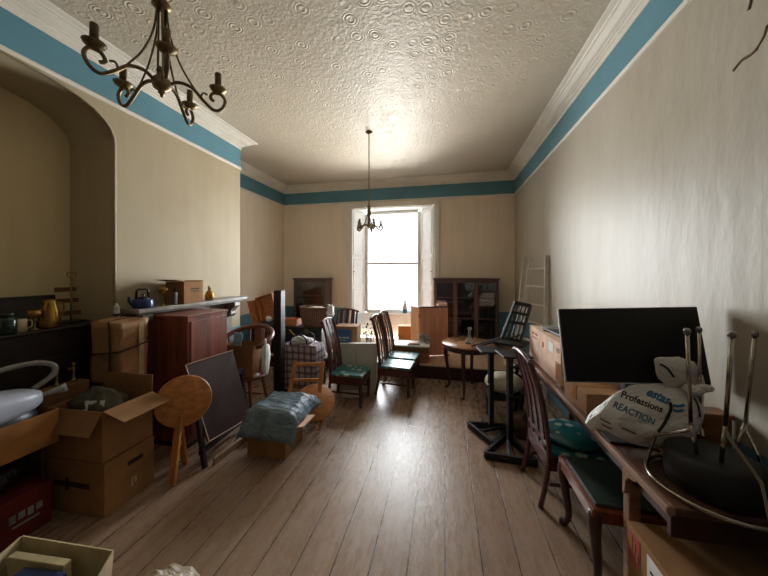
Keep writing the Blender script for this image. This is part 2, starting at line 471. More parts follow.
# arched recess
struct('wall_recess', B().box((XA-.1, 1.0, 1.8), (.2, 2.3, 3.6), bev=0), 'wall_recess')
b = B(); arc = []
ctr = [(2.09, 2.80), (2.085, 2.87), (2.06, 2.94), (2.01, 3.0), (1.93, 3.06), (1.82, 3.108), (1.66, 3.142), (1.4, 3.166), (1.0, 3.178)]
arc = ctr+[(2.0-y, z) for y, z in reversed(ctr[:-1])]
v = []; n = len(arc)
for y, z in arc: v += [(XB, y, z), (XB, y, 3.6), (XA, y, z)]
f = []
for i in range(n-1):
    a, c = i*3, (i+1)*3
    f += [(a, a+1, c+1, c)]
b.add(v, f); vv = [(XB, y, z) for y, z in arc]+[(XA, y, z) for y, z in arc]
b.add(vv, [(i, i+1, n+i+1, n+i) for i in range(n-1)], True)
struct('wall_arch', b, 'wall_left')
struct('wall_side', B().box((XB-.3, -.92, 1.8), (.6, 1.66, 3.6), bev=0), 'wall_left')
b = B(); b.tube([(XB, y, z) for y, z in ([(2.09, 1.0)]+arc+[(-.09, 1.0)])], .012, 6)
struct('trim_4', b, 'wall_left')
# raised bay at the window end
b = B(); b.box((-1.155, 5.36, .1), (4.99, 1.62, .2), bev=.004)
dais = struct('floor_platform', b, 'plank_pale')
b = B(); b.box((-1.155, 4.543, .093), (4.99, .02, .186), bev=.003); struct('trim_5', b, 'darkwood')

loop = [(XR, YF), (XR, YB), (XL, YB), (XL, 3.75), (XB, 3.75), (XB, YF)]
def sweep(prof, closed=True):
    n = len(loop); b = B(); P = [Vector(p) for p in loop]; verts = []
    for i in range(n):
        d0 = (P[i]-P[i-1]).normalized(); d1 = (P[(i+1) % n]-P[i]).normalized()
        n0 = Vector((-d0.y, d0.x)); n1 = Vector((-d1.y, d1.x)); m = (n0+n1); m = m/(m.dot(n0))
        for o, z in prof: q = P[i]+m*o; verts.append((q.x, q.y, z))
    k = len(prof); f = []
    for i in range(n):
        j = (i+1) % n
        for a in range(k-1): f.append((i*k+a, j*k+a, j*k+a+1, i*k+a+1))
    b.add(verts, f); return b
struct('trim_1', sweep([(0,3.455), (.012,3.455), (.012,3.495), (.03,3.498), (.034,3.512), (.05,3.515), (.052,3.525), (.075,3.532), (.1,3.548), (.112,3.556), (.112,3.566), (.128,3.568), (.134,3.578), (.15,3.582), (.168,3.588), (.172,3.598), (.172,3.602)]), 'cornice')
struct('trim_2', sweep([(0,3.195), (.004,3.195), (.004,3.457), (0,3.457)]), 'band')
struct('trim_3', sweep([(0,3.158), (.012,3.16), (.016,3.17), (.016,3.186), (.01,3.196), (0,3.198)]), 'cornice')

# torn paper high on the right-hand wall
b = B()
for pts, w in (([(1.338, 1.69, 2.605), (1.338, 1.65, 2.625), (1.338, 1.61, 2.622), (1.338, 1.58, 2.63)], .007), ([(1.338, 1.585, 2.63), (1.338, 1.555, 2.66), (1.338, 1.54, 2.70)], .005), ([(1.338,1.60,2.90),(1.338,1.608,2.86),(1.338,1.618,2.83)],.007)):
    b.tube(bez(pts, 6), w, 6, flat=1)
for vv in b.bm.verts: vv.co.x = XR-.002+(vv.co.x-1.338)*.2
struct('wall_tear', b, 'wallpaperback')

# window
ow = bpy.data.objects.new('window_1', None); col.objects.link(ow); ow.location = ((WX0+WX1)/2, YB, .2); ow['kind'] = 'structure'
ROOTM[ow] = Matrix.Translation(ow.location).inverted()
SX0, SX1, SY = -1.75, -.57, 6.44
b = B()
for x0, x1, z0, z1 in ((WX0-.11, WX0, .2, WT+.1), (WX1, WX1+.11, .2, WT+.1), (WX0, WX1, WT, WT+.1)):
    b.box(((x0+x1)/2, YB-.012, (z0+z1)/2), (x1-x0, .045, z1-z0), bev=.008)
part('window_frame', b, 'cornice', ow, world=True)
b = B()
for x0, x1, z0, z1 in ((SX0-.12, SX0+.022, .74, 2.98), (SX1-.022, SX1+.12, .74, 2.98), (SX0, SX1, 2.96, 3.04), (SX0, SX1, .70, .80)):
    b.box(((x0+x1)/2, SY+.02, (z0+z1)/2), (x1-x0, .07, z1-z0), bev=.004)
b.box(((SX0+SX1)/2, SY-.01, 1.84), (SX1-SX0, .06, .05), bev=.006)
part('sash', b, 'white', ow, world=True)
b = B(); b.box(((SX0+SX1)/2, SY+.03, 1.32), (SX1-SX0, .006, 1.1), bev=0); part('pane', b, 'pane', ow, world=True)
b = B(); b.box(((SX0+SX1)/2, SY+.05, 2.38), (SX1-SX0, .006, 1.08), bev=0); part('pane', b, 'pane', ow, world=True)
b = B(); b.box(((WX0+WX1)/2, SY-.03, .705), (WX1-WX0-.1, .2, .03), bev=.006); part('sill', b, 'white', ow, world=True)
b = B(); b.box(((WX0+WX1)/2, SY+.02, .45), (WX1-WX0, .06, .5), bev=.004)
for k in range(2): b.box((WX0+.4+k*.5, SY-.015, .45), (.4, .02, .36), bev=.008)
part('window_back', b, 'white', ow, world=True)
b = B(); b.box(((WX0+WX1)/2, YB+.22, WT+.0), (WX1-WX0, .4, .03), bev=0); part('soffit', b, 'white', ow, world=True)
for sx, (xa, xb_) in ((0, (WX0+.012, SX0-.06)), (1, (WX1-.012, SX1+.06))):
    p0 = Vector((xa, YB-.03, 0)); p1 = Vector((xb_, SY-.0, 0)); d = (p1-p0); L = d.length; ang = math.atan2(d.y, d.x)
    b = B(); m0 = Matrix.Translation(((p0+p1)/2)) @ Matrix.Rotation(ang, 4, 'Z'); sg = -1 if sx == 0 else 1
    def lb(u, z, w, h, t, off):
        c = m0 @ Vector((u, sg*off, z)); b.box(c, (w, t, h), ang, .003)
    lb(0, 1.87, L, 2.3, .03, 0)
    for za, zb in ((.78, 1.28), (1.36, 1.95), (2.03, 2.95)):
        zc, hh = (za+zb)/2, zb-za
        for u, w_, z_, h_ in ((-L/2+.06, .02, zc, hh), (L/2-.06, .02, zc, hh), (0, L-.12, za+.01, .02), (0, L-.12, zb-.01, .02)):
            lb(u, z_, w_, h_, .014, -.018); lb(u, z_, w_, h_, .014, .018)
    sh = part('shutter', b, 'shutterwhite', ow, world=True)
    b = B(); q = m0 @ Vector((-L/2+.05, (-.03 if sx == 0 else .03)*1, 1.66)); b.blob(q, .014, .014, .014, 0); part('knob', b, 'antique', sh, world=True)

# ------------------------------------------------------------------ camera, light, view
cam = bpy.data.cameras.new('camera'); co = bpy.data.objects.new('camera', cam); col.objects.link(co)
co.location = (0, 0, HC); co.rotation_euler = (R(90), 0, TH)
cam.sensor_width = 36; cam.lens = 290/768*36; cam.shift_y = -16/768.; cam.clip_start = .02
scene.camera = co
scene.cycles.sample_clamp_direct = 2.2
w = bpy.data.worlds.new('sky'); scene.world = w; w.use_nodes = True
nt = w.node_tree; bg = nt.nodes['Background']; bg.inputs[1].default_value = 30.0
wt_ = nt.nodes.new('ShaderNodeTexCoord'); ws_ = nt.nodes.new('ShaderNodeSeparateXYZ'); wr_ = nt.nodes.new('ShaderNodeValToRGB'); wm_ = nt.nodes.new('ShaderNodeMapRange')
nt.links.new(wt_.outputs['Generated'], ws_.inputs[0]); wm_.inputs[1].default_value = -1; wm_.inputs[2].default_value = 1
nt.links.new(ws_.outputs[2], wm_.inputs[0]); nt.links.new(wm_.outputs[0], wr_.inputs[0]); nt.links.new(wr_.outputs[0], bg.inputs[0])
cr_ = wr_.color_ramp; cr_.elements[0].position = 0; cr_.elements[0].color = (.85,.83,.78,1); cr_.elements[1].position = 1; cr_.elements[1].color = (.8,.9,1.,1)
for p_, c_ in ((.40,(.98,.97,.93)), (.49,(.9,.93,.95)), (.61,(.92,.97,1.)), (.75,(.92,.97,1.))):
    e_ = cr_.elements.new(p_); e_.color = c_+(1,)
lp = bpy.data.lights.new('window_daylight', 'AREA'); lp.shape = 'RECTANGLE'; lp.size = SX1-SX0; lp.size_y = 2.2
lo = bpy.data.objects.new('window_daylight', lp); col.objects.link(lo); lo.location = ((SX0+SX1)/2, SY+.12, 1.86); lo.rotation_euler = (R(-90), 0, 0)
lp.cycles.is_portal = True
vs = scene.view_settings; vs.view_transform = 'Standard'; vs.look = 'None'; vs.gamma = 1; vs.exposure = 0.5; vs.use_curve_mapping = False
# ------------------------------------------------------------------ chandeliers
def chandelier(label, loc, rz, drop, hv=1.):
    t = thing('chandelier', label, 'chandelier', loc, rz, 'brass chandeliers'); t.scale = (.79,.79,.79); drop = drop/.79
    b = B(); b.lathe([(0,-.055), (.006,-.05), (.008,-.04), (.014,-.034), (.012,-.026), (.03,-.015), (.036,0), (.034,.02), (.022,.034), (.014,.05), (.02,.06), (.01,.075), (0,.08)]); part('hub', b, 'antique', t)
    b = B()
    for k in range(5):
        a = 2*math.pi*k/5+.3; b.tube([(.016*math.cos(a), .016*math.sin(a), .04), (.013*math.cos(a), .013*math.sin(a), .34)], .004*hv, 6)
    part('stem', b, 'antique', t)
    b = B(); b.lathe([(0,.32), (.02,.325), (.036,.338), (.03,.355), (.014,.37), (.02,.38), (.012,.40), (.016,.43), (.006,.47), (0,.48)]); part('crown', b, 'antique', t)
    for k in range(5):
        a = 2*math.pi*k/5
        def p(r, z): return (r*math.cos(a), r*math.sin(a), z)
        b = B(); b.tube(bez([p(.02,.0), p(.06,.027), p(.11,.016), p(.155,-.032), p(.195,-.064), p(.226,-.052), p(.240,-.016), p(.224,.012), p(.194,.012), p(.182,-.012), p(.197,-.024)], 7), .0072*hv, 7)
        b.tube(bez([p(.16,-.036), p(.146,-.016), p(.154,.004), p(.17,-.002)], 5), .0045*hv, 6)
        arm = part('arm', b, 'antique', t)
        b = B(); b.tube(bez([p(.016,.342), p(.03,.22), p(.07,.10), p(.122,.008)], 8), .0042*hv, 6); part('stay', b, 'antique', arm)
        c = p(.212, 0)
        b = B(); b.lathe([(.002,.012), (.012,.016), (.03,.028), (.036,.038), (.032,.04), (.02,.034), (.004,.034)], (c[0], c[1], 0), 16); part('drip_pan', b, 'antique', arm)
        b = B(); b.lathe([(.0135*hv**.4,.034), (.0135*hv**.4,.105), (.011,.108), (0,.108)], (c[0], c[1], 0), 14); part('candle_tube', b, 'candle', arm)
    b = B(); n = int(drop/.03)
    for i in range(n):
        z = .48+(i+.5)*(drop-.48)/n; q = []
        for k in range(8):
            a = 2*math.pi*k/8; u, v_ = .0075*math.cos(a), .019*math.sin(a)
            q.append((u, 0, z+v_) if i % 2 else (0, u, z+v_))
        b.tube(q, .0022*hv, 5, closed=True)
    part('chain', b, 'antique', t)
    b = B(); b.lathe([(0,drop-.05), (.012,drop-.045), (.03,drop-.03), (.06,drop-.012), (.064,drop), (0,drop)]); part('ceiling_rose', b, 'antique', t)
    return t
ch = chandelier('large five armed brass chandelier overhead near the arched recess, seen from below', (-.942, .809, 2.285), R(35.4), 3.6-2.285)
chandelier('brass chandelier hanging on a long thin chain in front of the window', (-1.036, 3.91, 2.285), R(20), 3.6-2.285, 1.9)

# ------------------------------------------------------------------ chairs with slatted backs
def dining_chair(label, loc, rz, group=None, w=.38, pad=True, slats=3):
    t = thing('dining_chair', label, 'chair', loc, rz, group); h = w/2
    b = B()
    b.box((.01, 0, .318), (.43, w, .10), bev=.006); part('seat_frame', b, 'chairwood', t)
    b = B(); b.box((.02, 0, .378), (.42, w-.02, .03), bev=.012); part('seat', b, 'teal', t)
    def back(y): return [(-.245, y, 0), (-.205, y, .2), (-.19, y, .38), (-.205, y*1.0, .56), (-.235, y*.98, .76), (-.285, y*.95, .95), (-.31, y*.94, 1.03)]
    for sy in (-1, 1):
        b = B(); q = bez(back(sy*(h-.018)), 5); n = len(q)
        b.tube(q, [.019-.004*i/n for i in range(n)], 4); part('back_post', b, 'chairwood', t)
        b = B(); b.tube(bez([(.198, sy*(h-.022), .31), (.202, sy*(h-.022), .15), (.198, sy*(h-.022), 0)], 4), [.024]*4+[.02]*3+[.016, .015], 4); part('leg', b, 'chairwood', t)
    for k in range(slats):
        y = (k-(slats-1)/2)*(w-.12)/max(1, slats-1)*.78
        b = B(); q = bez([(p[0]-.006, p[1], p[2]) for p in back(y)[2:]], 6); b.tube(q[1:], .02, 4, flat=.30) if False else None
        vv = []; ff = []
        for p in q:
            for dx, dy in ((-.005, -.03), (.005, -.03), (.005, .03), (-.005, .03)): vv.append((p.x+dx, p.y+dy, p.z))
        for i in range(len(q)-1):
            for j in range(4): ff.append((i*4+j, i*4+(j+1) % 4, i*4+4+(j+1) % 4, i*4+4+j))
        ff += [(3,2,1,0), tuple(len(vv)-4+j for j in range(4))]
        b.add(vv, ff); part('back_slat', b, 'chairwood', t)
    b = B(); b.tube(bez([(-.312, -h*.98, 1.005), (-.326, -h*.5, 1.03), (-.33, 0, 1.04), (-.326, h*.5, 1.03), (-.312, h*.98, 1.005)], 5), .03, 6, flat=.5)
    for vv in b.bm.verts: vv.co.x = -.315+(vv.co.x+.315)*.6
    part('crest_rail', b, 'chairwood', t)
    b = B(); b.box((-.197, 0, .44), (.016, w-.05, .035), bev=.003); part('back_rail', b, 'chairwood', t)
    for sy in (-1,1): b = B(); b.box((0, sy*(h-.03), .16), (.37, .014, .022), bev=.003); part('stretcher', b, 'chairwood', t)
    return t
G1 = 'dark slat back chairs with teal seats'
cA = dining_chair('slat back chair with teal seat in front of the white flat board', (-1.2, 3.56, 0), R(-2), G1)
copy_tree(cA, loc=(-.655, 3.95, 0), rz=R(-5), label='teal seated slat back chair between the white board and round table')
copy_tree(cA, loc=(-.63, 4.39, 0), rz=R(-6), label='slat back chair with pale seat beside the white topped chest')
copy_tree(cA, loc=(-1.57, 4.22, 0), rz=R(-92), label='slat back chair behind the blue printed carton, only its top showing')
cR = dining_chair('dark red slat back chair pushed up to the long desk, holding spotted cushion', (.89, 2.42, 0), R(3), G1, w=.42)
b = B(); b.blob((.02, 0, .435), .2, .2, .048, .05, 2, 4, flatb=.04)
cu = single('seat_cushion', b, 'teal', 'teal cushion with large pale spots on the chair at the desk', 'cushion', (.91, 2.42, 0), R(3), world=False)

# ------------------------------------------------------------------ back of the room
def glazed_cabinet(label, loc, w, d, h, cols, group):
    t = thing('display_cabinet', label, 'cabinet', loc, 0, group)
    b = B(); b.box((0, d/2-.01, h/2), (w, .02, h), bev=.002); b.box((-w/2+.012, 0, h/2), (.024, d, h), bev=.003); b.box((w/2-.012, 0, h/2), (.024, d, h), bev=.003)
    b.box((0, 0, .06), (w, d, .12), bev=.004); part('body', b, 'cabwood', t)
    b = B(); b.box((0, -.008, h-.012), (w+.04, d+.03, .028), bev=.006); b.box((0, 0, h-.035), (w+.01, d, .022), bev=.004); part('cornice_top', b, 'cabwood', t)
    for z in (h*.36, h*.64):
        b = B(); b.box((0, .01, z), (w-.05, d-.06, .016), bev=.002); part('shelf', b, 'cabwood', t)
    cw = (w-.03)/cols; y = -d/2
    for k in range(cols):
        x = -w/2+.015+cw*(k+.5); b = B(); z0, z1 = .13, h-.05
        b.box((x-cw/2+.02, y, (z0+z1)/2), (.036, .024, z1-z0), bev=.003); b.box((x+cw/2-.02, y, (z0+z1)/2), (.036, .024, z1-z0), bev=.003)
        b.box((x, y, z0+.02), (cw, .023, .04), bev=.003); b.box((x, y, z1-.02), (cw, .023, .04), bev=.003)
        dr = part('door', b, 'cabwood', t)
        b = B(); b.box((x, y+.004, (z0+z1)/2), (cw-.07, .004, z1-z0-.07), bev=0); part('pane', b, 'cabglass', dr)
        for u_ in (.38,.72): b = B(); b.box((x, y-.002, z0+(z1-z0)*u_), (cw-.05, .01, .012), bev=0); part('glazing_bar', b, 'cabwood', dr)
        b = B(); b.blob((x+(cw/2-.022)*(1 if k % 2 == 0 else -1), y-.02, h*.5), .01, .012, .01, 0); part('knob', b, 'antique', dr)
    return t
glazed_cabinet('wide dark glazed display cabinet against the wall beside the window', (.385, 5.9, .2), 1.19, .36, 1.33, 3, 'dark glazed cabinets')
glazed_cabinet('narrow dark glazed cabinet in the corner behind the wicker basket', (-2.83, 5.9, .2), .74, .34, 1.32, 1, 'dark glazed cabinets')

# folding panel of two boards
t = thing('room_divider', 'reddish brown two panel wooden screen standing before the window', 'screen', (-.3, 5.0, .2), 0)
c0 = Vector((-.43, 5.0, 0)); c1 = Vector((.045, 5.16, 0)); c2 = Vector((-.60, 5.25, 0))
for nm, a_, b_, mt in (('panel', c0, c1, 'screenwood'), ('side_panel', c0, c2, 'screenlight')):
    d = b_-a_; b = B(); b.box((a_+b_)/2+Vector((0,0,.63)), (d.length, .024, .82), math.atan2(d.y, d.x), .004); o = part(nm, b, mt, t, 'lighter orange board' if nm == 'side_panel' else None, world=True)
b = B(); 
for z in (.4, .9): b.box(c0+Vector((0,-.012,z)), (.02,.012,.06), 0, .002)
part('hinge', b, 'antique', t, world=True)
b = B(); d = c1-c0; b.box((c0+c1)/2+Vector((0,0,1.045)), (d.length+.02, .034, .02), math.atan2(d.y, d.x), .003); part('top_rail', b, 'darkwood', t, world=True)
b = B()
for q in (c0, c1, c2): b.box(q+Vector((0,0,.21)), (.05,.05,.02), .3, .003)
part('foot', b, 'darkwood', t, world=True)

# white topped chest with things on it
t = thing('blanket_chest', 'low brown chest with sunlit white top beside the wooden screen', 'chest', (-.54, 4.80, .2))
b = B(); b.box((0, 0, .125), (.56, .32, .25), bev=.006); part('body', b, 'boxwood', t)
b = B(); b.box((0, 0, .262), (.6, .36, .024), bev=.006); part('lid', b, 'white', t, 'white top')
b = B(); b.box((0,-.162,.2), (.06,.012,.05), bev=.003); part('latch', b, 'antique', t)
b = B(); b.box((-.50, 4.73, .485), (.2, .14, .018), .1, .003); b.box((-.50, 4.73, .495), (.15, .09, .012), .1, .002)
single('tray', b, 'boxwood', 'small flat brown tray lying on the white topped chest', 'tray', (-.5, 4.73, .475))
b = B()
for k in range(7):
    q = []; ph = rnd.random()*6
    for i in range(22):
        a = ph+i/22*6.283; q.append((-.33+(.07+.012*math.sin(k*2))*math.cos(a)+.03*math.sin(k), 4.86+(.06)*math.sin(a), .5+.016*k+.03*math.sin(a*2+k)))
    b.tube(q, .009, 6, closed=True)
single('cable_coil', b, 'hose', 'tangle of grey cable heaped on the white topped chest', 'cable', (-.33, 4.86, .475))
def carton(name, label, cat, c, size, rz, mat='cardboard', group=None, tape=True, flaps=False):
    """closed cardboard box with folded top flaps and tape; c = base centre"""
    t = thing(name, label, cat, c, rz, group); sx, sy, sz = size
    b = B(); b.box((0,0,sz/2), (sx, sy, sz), bev=.005); part('body', b, mat, t)
    for s in (-1, 1):
        b = B(); b.box((0, s*sy/4, sz+.002), (sx-.004, sy/2-.003, .004), bev=.001); part('flap', b, mat, t)
    if tape:
        b = B(); b.box((0,0,sz+.005), (sx+.002, .05, .0015), bev=0); b.box((sx/2+.0012,0,sz-.04), (.0015,.05,.09), bev=0); b.box((-sx/2-.0012,0,sz-.04), (.0015,.05,.09), bev=0); part('tape', b, 'tape', t)
    return t
carton('small_box', 'small brown carton on the floor by the window sill', 'box', (-.76, 5.55, .2), (.24, .2, .42), .1, 'card_orange')
# bottle on the sill
t = thing('spray_bottle', 'white and blue bottle standing on the window sill', 'bottle', (-.86, 6.33, .72))
b = B(); b.lathe([(.0,0), (.05,.005), (.052,.15), (.045,.2), (.02,.25), (.018,.28), (0,.28)], seg=16); part('body', b, 'white', t)
b = B(); b.lathe([(.0525,.03), (.054,.035), (.054,.11), (.0525,.115)], seg=16); part('band', b, 'inkblue', t)
b = B(); b.lathe([(.021,.262), (.022,.264), (.022,.3), (0,.302)], seg=12); b.box((0,-.03,.29), (.02,.06,.02)); part('cap', b, 'inkblue', t)

# off-white flat board, carton and leaves behind it
t = thing('flat_pack_board', 'off white flat board standing upright behind the front teal chair', 'board', (-1.19, 3.84, 0), R(12))
b = B(); b.box((-.005,0,.335), (.55,.05,.67), bev=.005); part('panel', b, 'whiteboard', t)
b = B(); b.box((-.01,-.0265,.33), (.008,.003,.62), bev=0); part('groove', b, 'cloth_grey', t)
b = B(); b.box((.277,0,.335), (.014,.06,.67), bev=.003); part('edge_strip', b, 'white', t)
t = carton('printed_carton', 'brown carton with blue printed panel behind the white board', 'box', (-1.43, 4.16, .40), (.34, .25, .45), R(4))
b = B(); b.box((-.03,-.127,.23), (.24,.002,.36), bev=0); pr = part('print_panel', b, 'bluebox', t, 'blue printed panel')
marks('print_marks', 'whiteprint', pr, (-1.45, 4.0315, .66), (1,.07,0), (0,0,1), [(-.05,.03,.05,.02), (.01,.03,.04,.02), (.06,.03,.03,.02), (-.02,-.01,.12,.008)])
t = thing('leafy_plant', 'dark leafy plant in a pot behind the white board', 'plant', (-1.14, 4.34, 0))
b = B(); b.lathe([(0,0), (.09,0), (.115,.22), (.12,.24), (.105,.24), (.1,.2), (0,.2)]); part('pot', b, 'black', t)
b = B()
for k in range(5): a = k*1.3; b.tube([(0,0,.2), (.04*math.cos(a), .04*math.sin(a), .5), (.08*math.cos(a), .07*math.sin(a), .72)], .005, 5)
part('stem', b, 'leaf', t)
b = B()
for k in range(70):
    a = rnd.random()*6.28; r = rnd.random()*.14; z = .45+rnd.random()*.38; L = .04+rnd.random()*.03
    d = Vector((rnd.uniform(-1,1), rnd.uniform(-1,1), rnd.uniform(-.3,.8))).normalized(); s_ = d.cross(Vector((0,0,1))).normalized()*.018; o = Vector((r*math.cos(a), r*math.sin(a), z))
    b.add([o, o+d*L*.5+s_, o+d*L, o+d*L*.5-s_, o+d*L*.5+Vector((0,0,.006))], [(0,1,4), (1,2,4), (2,3,4), (3,0,4)])
part('foliage', b, 'leaf', t)

# ladder against the right wall
t = thing('ladder', 'old white painted step ladder leaning against the wall near the corner', 'ladder', (1.2, 4.6, 0))
for nm, a_, b_ in (('rail', (1.27, 4.12, 0), (1.315, 4.19, 1.87)), ('rail', (.99, 4.55, 0), (1.25, 4.66, 1.86)),):
    b = B(); b.bar(a_, b_, .032, .05); part(nm, b, 'ladder', t, world=True)
b = B(); b.bar((1.06, 4.95, .2), (1.22, 4.86, 1.88), .03, .045); part('prop_leg', b, 'ladder', t, world=True)
A0, A1, B0, B1 = Vector((1.27,4.12,0)), Vector((1.315,4.19,1.87)), Vector((.99,4.55,0)), Vector((1.25,4.66,1.86))
for k in range(7):
    u = .1+.135*k; b = B(); b.bar(A0.lerp(A1, u), B0.lerp(B1, u), .05, .018); part('rung', b, 'ladder', t, world=True)

# ------------------------------------------------------------------ round table group
t = thing('round_table', 'round side table with worn top and cabriole legs by the bay step', 'table', (.31, 4.16, 0), R(55))
b = B(); b.lathe([(0,.652), (.335,.652), (.35,.658), (.352,.668), (.345,.676), (0,.678)], seg=48); part('tabletop', b, 'tablewood', t)
b = B(); b.lathe([(.29,.59), (.315,.59), (.32,.652), (.29,.652)], seg=48); part('apron', b, 'darkwood', t)
for k in range(4):
    a = R(20+90*k); c, s_ = math.cos(a), math.sin(a)
    b = B(); q = bez([(r*c, r*s_, z) for r, z in ((.27,.64), (.31,.56), (.30,.4), (.265,.2), (.262,.06), (.30,.02), (.315,.012))], 5); n = len(q)
    b.tube(q, [.034-.020*min(1, i/(n*.7))+(.008 if i > n-5 else 0) for i in range(n)], 8); part('leg', b, 'darkwood', t)
b = B(); b.lathe([(0,.0), (.062,.0), (.066,.01), (.062,.03), (.03,.075), (.018,.11), (.017,.17), (.03,.205), (.034,.215), (.03,.214), (.014,.17), (.013,.11), (.05,.035), (0,.012)], seg=28)
single('decanter', b, 'crystal', 'clear glass decanter standing on the round side table', 'decanter', (.325, 4.10, .678), world=False)

# ------------------------------------------------------------------ black stands
def stand(label, post, top, tips, plate):
    t = thing('metal_stand', label, 'stand', (post[0], post[1], 0), 0, 'black triangular base stands')
    P = Vector((post[0], post[1], 0))
    for a_, b_ in ((0,1), (1,2), (2,0)):
        b = B()
        for z in (.018, .052):
            b.bar(Vector(tips[a_])+Vector((0,0,z)), Vector(tips[b_])+Vector((0,0,z)), .028, .026)
        part('base_bar', b, 'ebony', t, world=True)
    b = B(); mid = (Vector(tips[0])+Vector(tips[1]))/2
    b.bar(Vector(tips[2])+Vector((0,0,.052)), mid+Vector((0,0,.052)), .028, .026); part('cross_bar', b, 'ebony', t, world=True)
    b = B(); b.box((P.x, P.y, top/2+.02), (.048, .048, top-.06), .3, .004); part('post', b, 'ebony', t, world=True)
    b = B(); b.lathe([(0,top*.55), (.034,top*.55), (.036,top*.555), (.036,top*.57), (.034,top*.575), (0,top*.575)], (P.x, P.y, 0), 12); part('collar', b, 'ebony', t, world=True)
    b = B(); b.box((plate[0], plate[1], top), (plate[2], plate[3], .018), .15, .004); part('top_plate', b, 'ebony', t, world=True)
stand('black metal stand with triangular base next to the round side table', (.47, 3.2), .83, [(.24,3.2,0), (.44,2.88,0), (.66,3.22,0)], (.47, 3.22, .25, .25))
stand('black metal stand with triangular base beside the red slat back chair', (.60, 2.93), .868, [(.345,2.69,0), (.76,2.66,0), (.6,3.06,0)], (.64, 2.95, .27, .24))
# black folded chair lying on the stands
t = thing('folding_chair', 'black folding chair lying tilted on the stands near the ladder', 'chair', (.75, 3.5, .85))
for a_, b_ in (((.62,3.52,.86), (.80,3.62,1.30)), ((.80,3.42,.86), (.94,3.52,1.28))):
    b = B(); b.bar(a_, b_, .03, .022); part('back_post', b, 'ebony', t, world=True)
pa, pb, pc, pd = Vector((.62,3.52,.86)), Vector((.80,3.62,1.30)), Vector((.80,3.42,.86)), Vector((.94,3.52,1.28))
for u in (.08, .5, .74, .98):
    b = B(); b.bar(pa.lerp(pb, u), pc.lerp(pd, u), .022, .03 if u < .9 else .045); part('back_rail', b, 'ebony', t, world=True)
for u in (.25, .5, .75):
    b = B(); b.bar(pa.lerp(pb, .1).lerp(pc.lerp(pd, .1), u), pa.lerp(pb, .97).lerp(pc.lerp(pd, .97), u), .02, .01); part('back_slat', b, 'ebony', t, world=True)
b = B(); b.slab4([(.52,3.36,.885), (.78,3.22,.885), (.9,3.42,.89), (.64,3.56,.89)], .025); part('seat', b, 'ebony', t, world=True)
for a_, b_ in (((.40,3.86,.70), (.80,3.40,.96)), ((.34,3.92,.69), (.62,3.5,.9))):
    b = B(); b.bar(a_, b_, .024, .018); part('leg', b, 'ebony', t, world=True)
# upholstered stool behind the stands
t = thing('upholstered_stool', 'cream upholstered stool with dark turned legs behind the black stands', 'stool', (.635, 3.42, 0))
b = B(); b.blob((.0,0,.43), .2, .17, .11, .03, 2, 3, flatb=.09); part('seat', b, 'cream_fabric', t)
b = B(); b.box((0,0,.31), (.36,.3,.07), bev=.012); part('seat_frame', b, 'blackwood', t)
for sx in (-1,1):
    for sy in (-1,1):
        b = B(); b.lathe([(0,0), (.018,0), (.024,.02), (.016,.05), (.022,.09), (.018,.14), (.028,.18), (.02,.22), (.03,.27), (.03,.3), (0,.3)], (.15*sx,.12*sy,0), 12); part('leg', b, 'blackwood', t)
b = B(); b.lathe([(0,0), (.07,0), (.075,.02), (.03,.04), (.02,.1), (.03,.14), (.018,.2), (.018,.34), (.03,.4), (.016,.44), (.02,.5), (.045,.53), (.04,.56), (0,.57)], seg=16)
single('turned_post', b, 'ebony', 'black turned wooden post standing behind the black stands', 'post', (.826, 3.65, 0), world=False)
t = thing('glass_bottle', 'green glass bottle on the floor under the folded black chair', 'bottle', (.91, 3.53, 0))
b = B(); b.lathe([(0,0), (.05,0), (.055,.02), (.055,.32), (.04,.38), (.018,.43), (.018,.5), (0,.5)], seg=16); part('body', b, 'green', t)
b = B(); b.lathe([(.0555,.1), (.056,.1), (.056,.26), (.0555,.26)], seg=16); part('paper_label', b, 'paper', t)
b = B(); b.blob((.765,3.13,.12), .13, .11, .13, .1, 2, 6, flatb=.12)
single('leather_pouffe', b, 'leather_brown', 'small round brown leather pouffe on the floor between stand and chair', 'pouffe', (.765, 3.13, 0))
# ------------------------------------------------------------------ long desk on the right
DX0, DX1, DY0, DY1, DZ = .84, 1.325, 1.31, 3.42, .75
t = thing('long_table', 'long dark wooden table along the bare wall with worn pale edge', 'table', (1.08, 2.36, 0))
b = B(); b.box(((DX0+DX1)/2+.01, (DY0+DY1)/2, DZ-.016), (DX1-DX0-.02, DY1-DY0, .032), bev=.006); part('tabletop', b, 'deskwood', t, world=True)
b = B(); b.box((DX0+.008, (DY0+DY1)/2, DZ-.017), (.03, DY1-DY0+.004, .036), bev=.008); part('edge_moulding', b, 'deskedge', t, 'worn paler edge', world=True)
b = B(); b.box((1.08, DY0+.05, DZ-.09), (.42, .022, .11), bev=.003); b.box((DX0+.05, (DY0+DY1)/2, DZ-.075), (.02, DY1-DY0-.12, .08), bev=.003); b.box((1.29, (DY0+DY1)/2, DZ-.075), (.02, DY1-DY0-.12, .08), bev=.003); part('apron', b, 'darkwood', t, world=True)
for x in (DX0+.045, 1.285):
    for y in (1.62, 3.36):
        b = B(); b.box((x, y, .36), (.05, .05, .716), bev=.005); lg = part('leg', b, 'deskedge', t, world=True)
        if x < 1:
            b = B(); b.prism([(0,0), (.11,0), (.10,-.02), (.05,-.035), (.03,-.06), (.02,-.12), (0,-.14)], .03, frame_m((x-.012, y+.0, DZ-.035), (0,-1,0), (0,0,1)), .003); part('bracket', b, 'deskedge', lg, world=True)
b = B(); b.box((1.285, 2.49, .12), (.03, 1.7, .04), bev=.004); part('stretcher', b, 'darkwood', t, world=True)

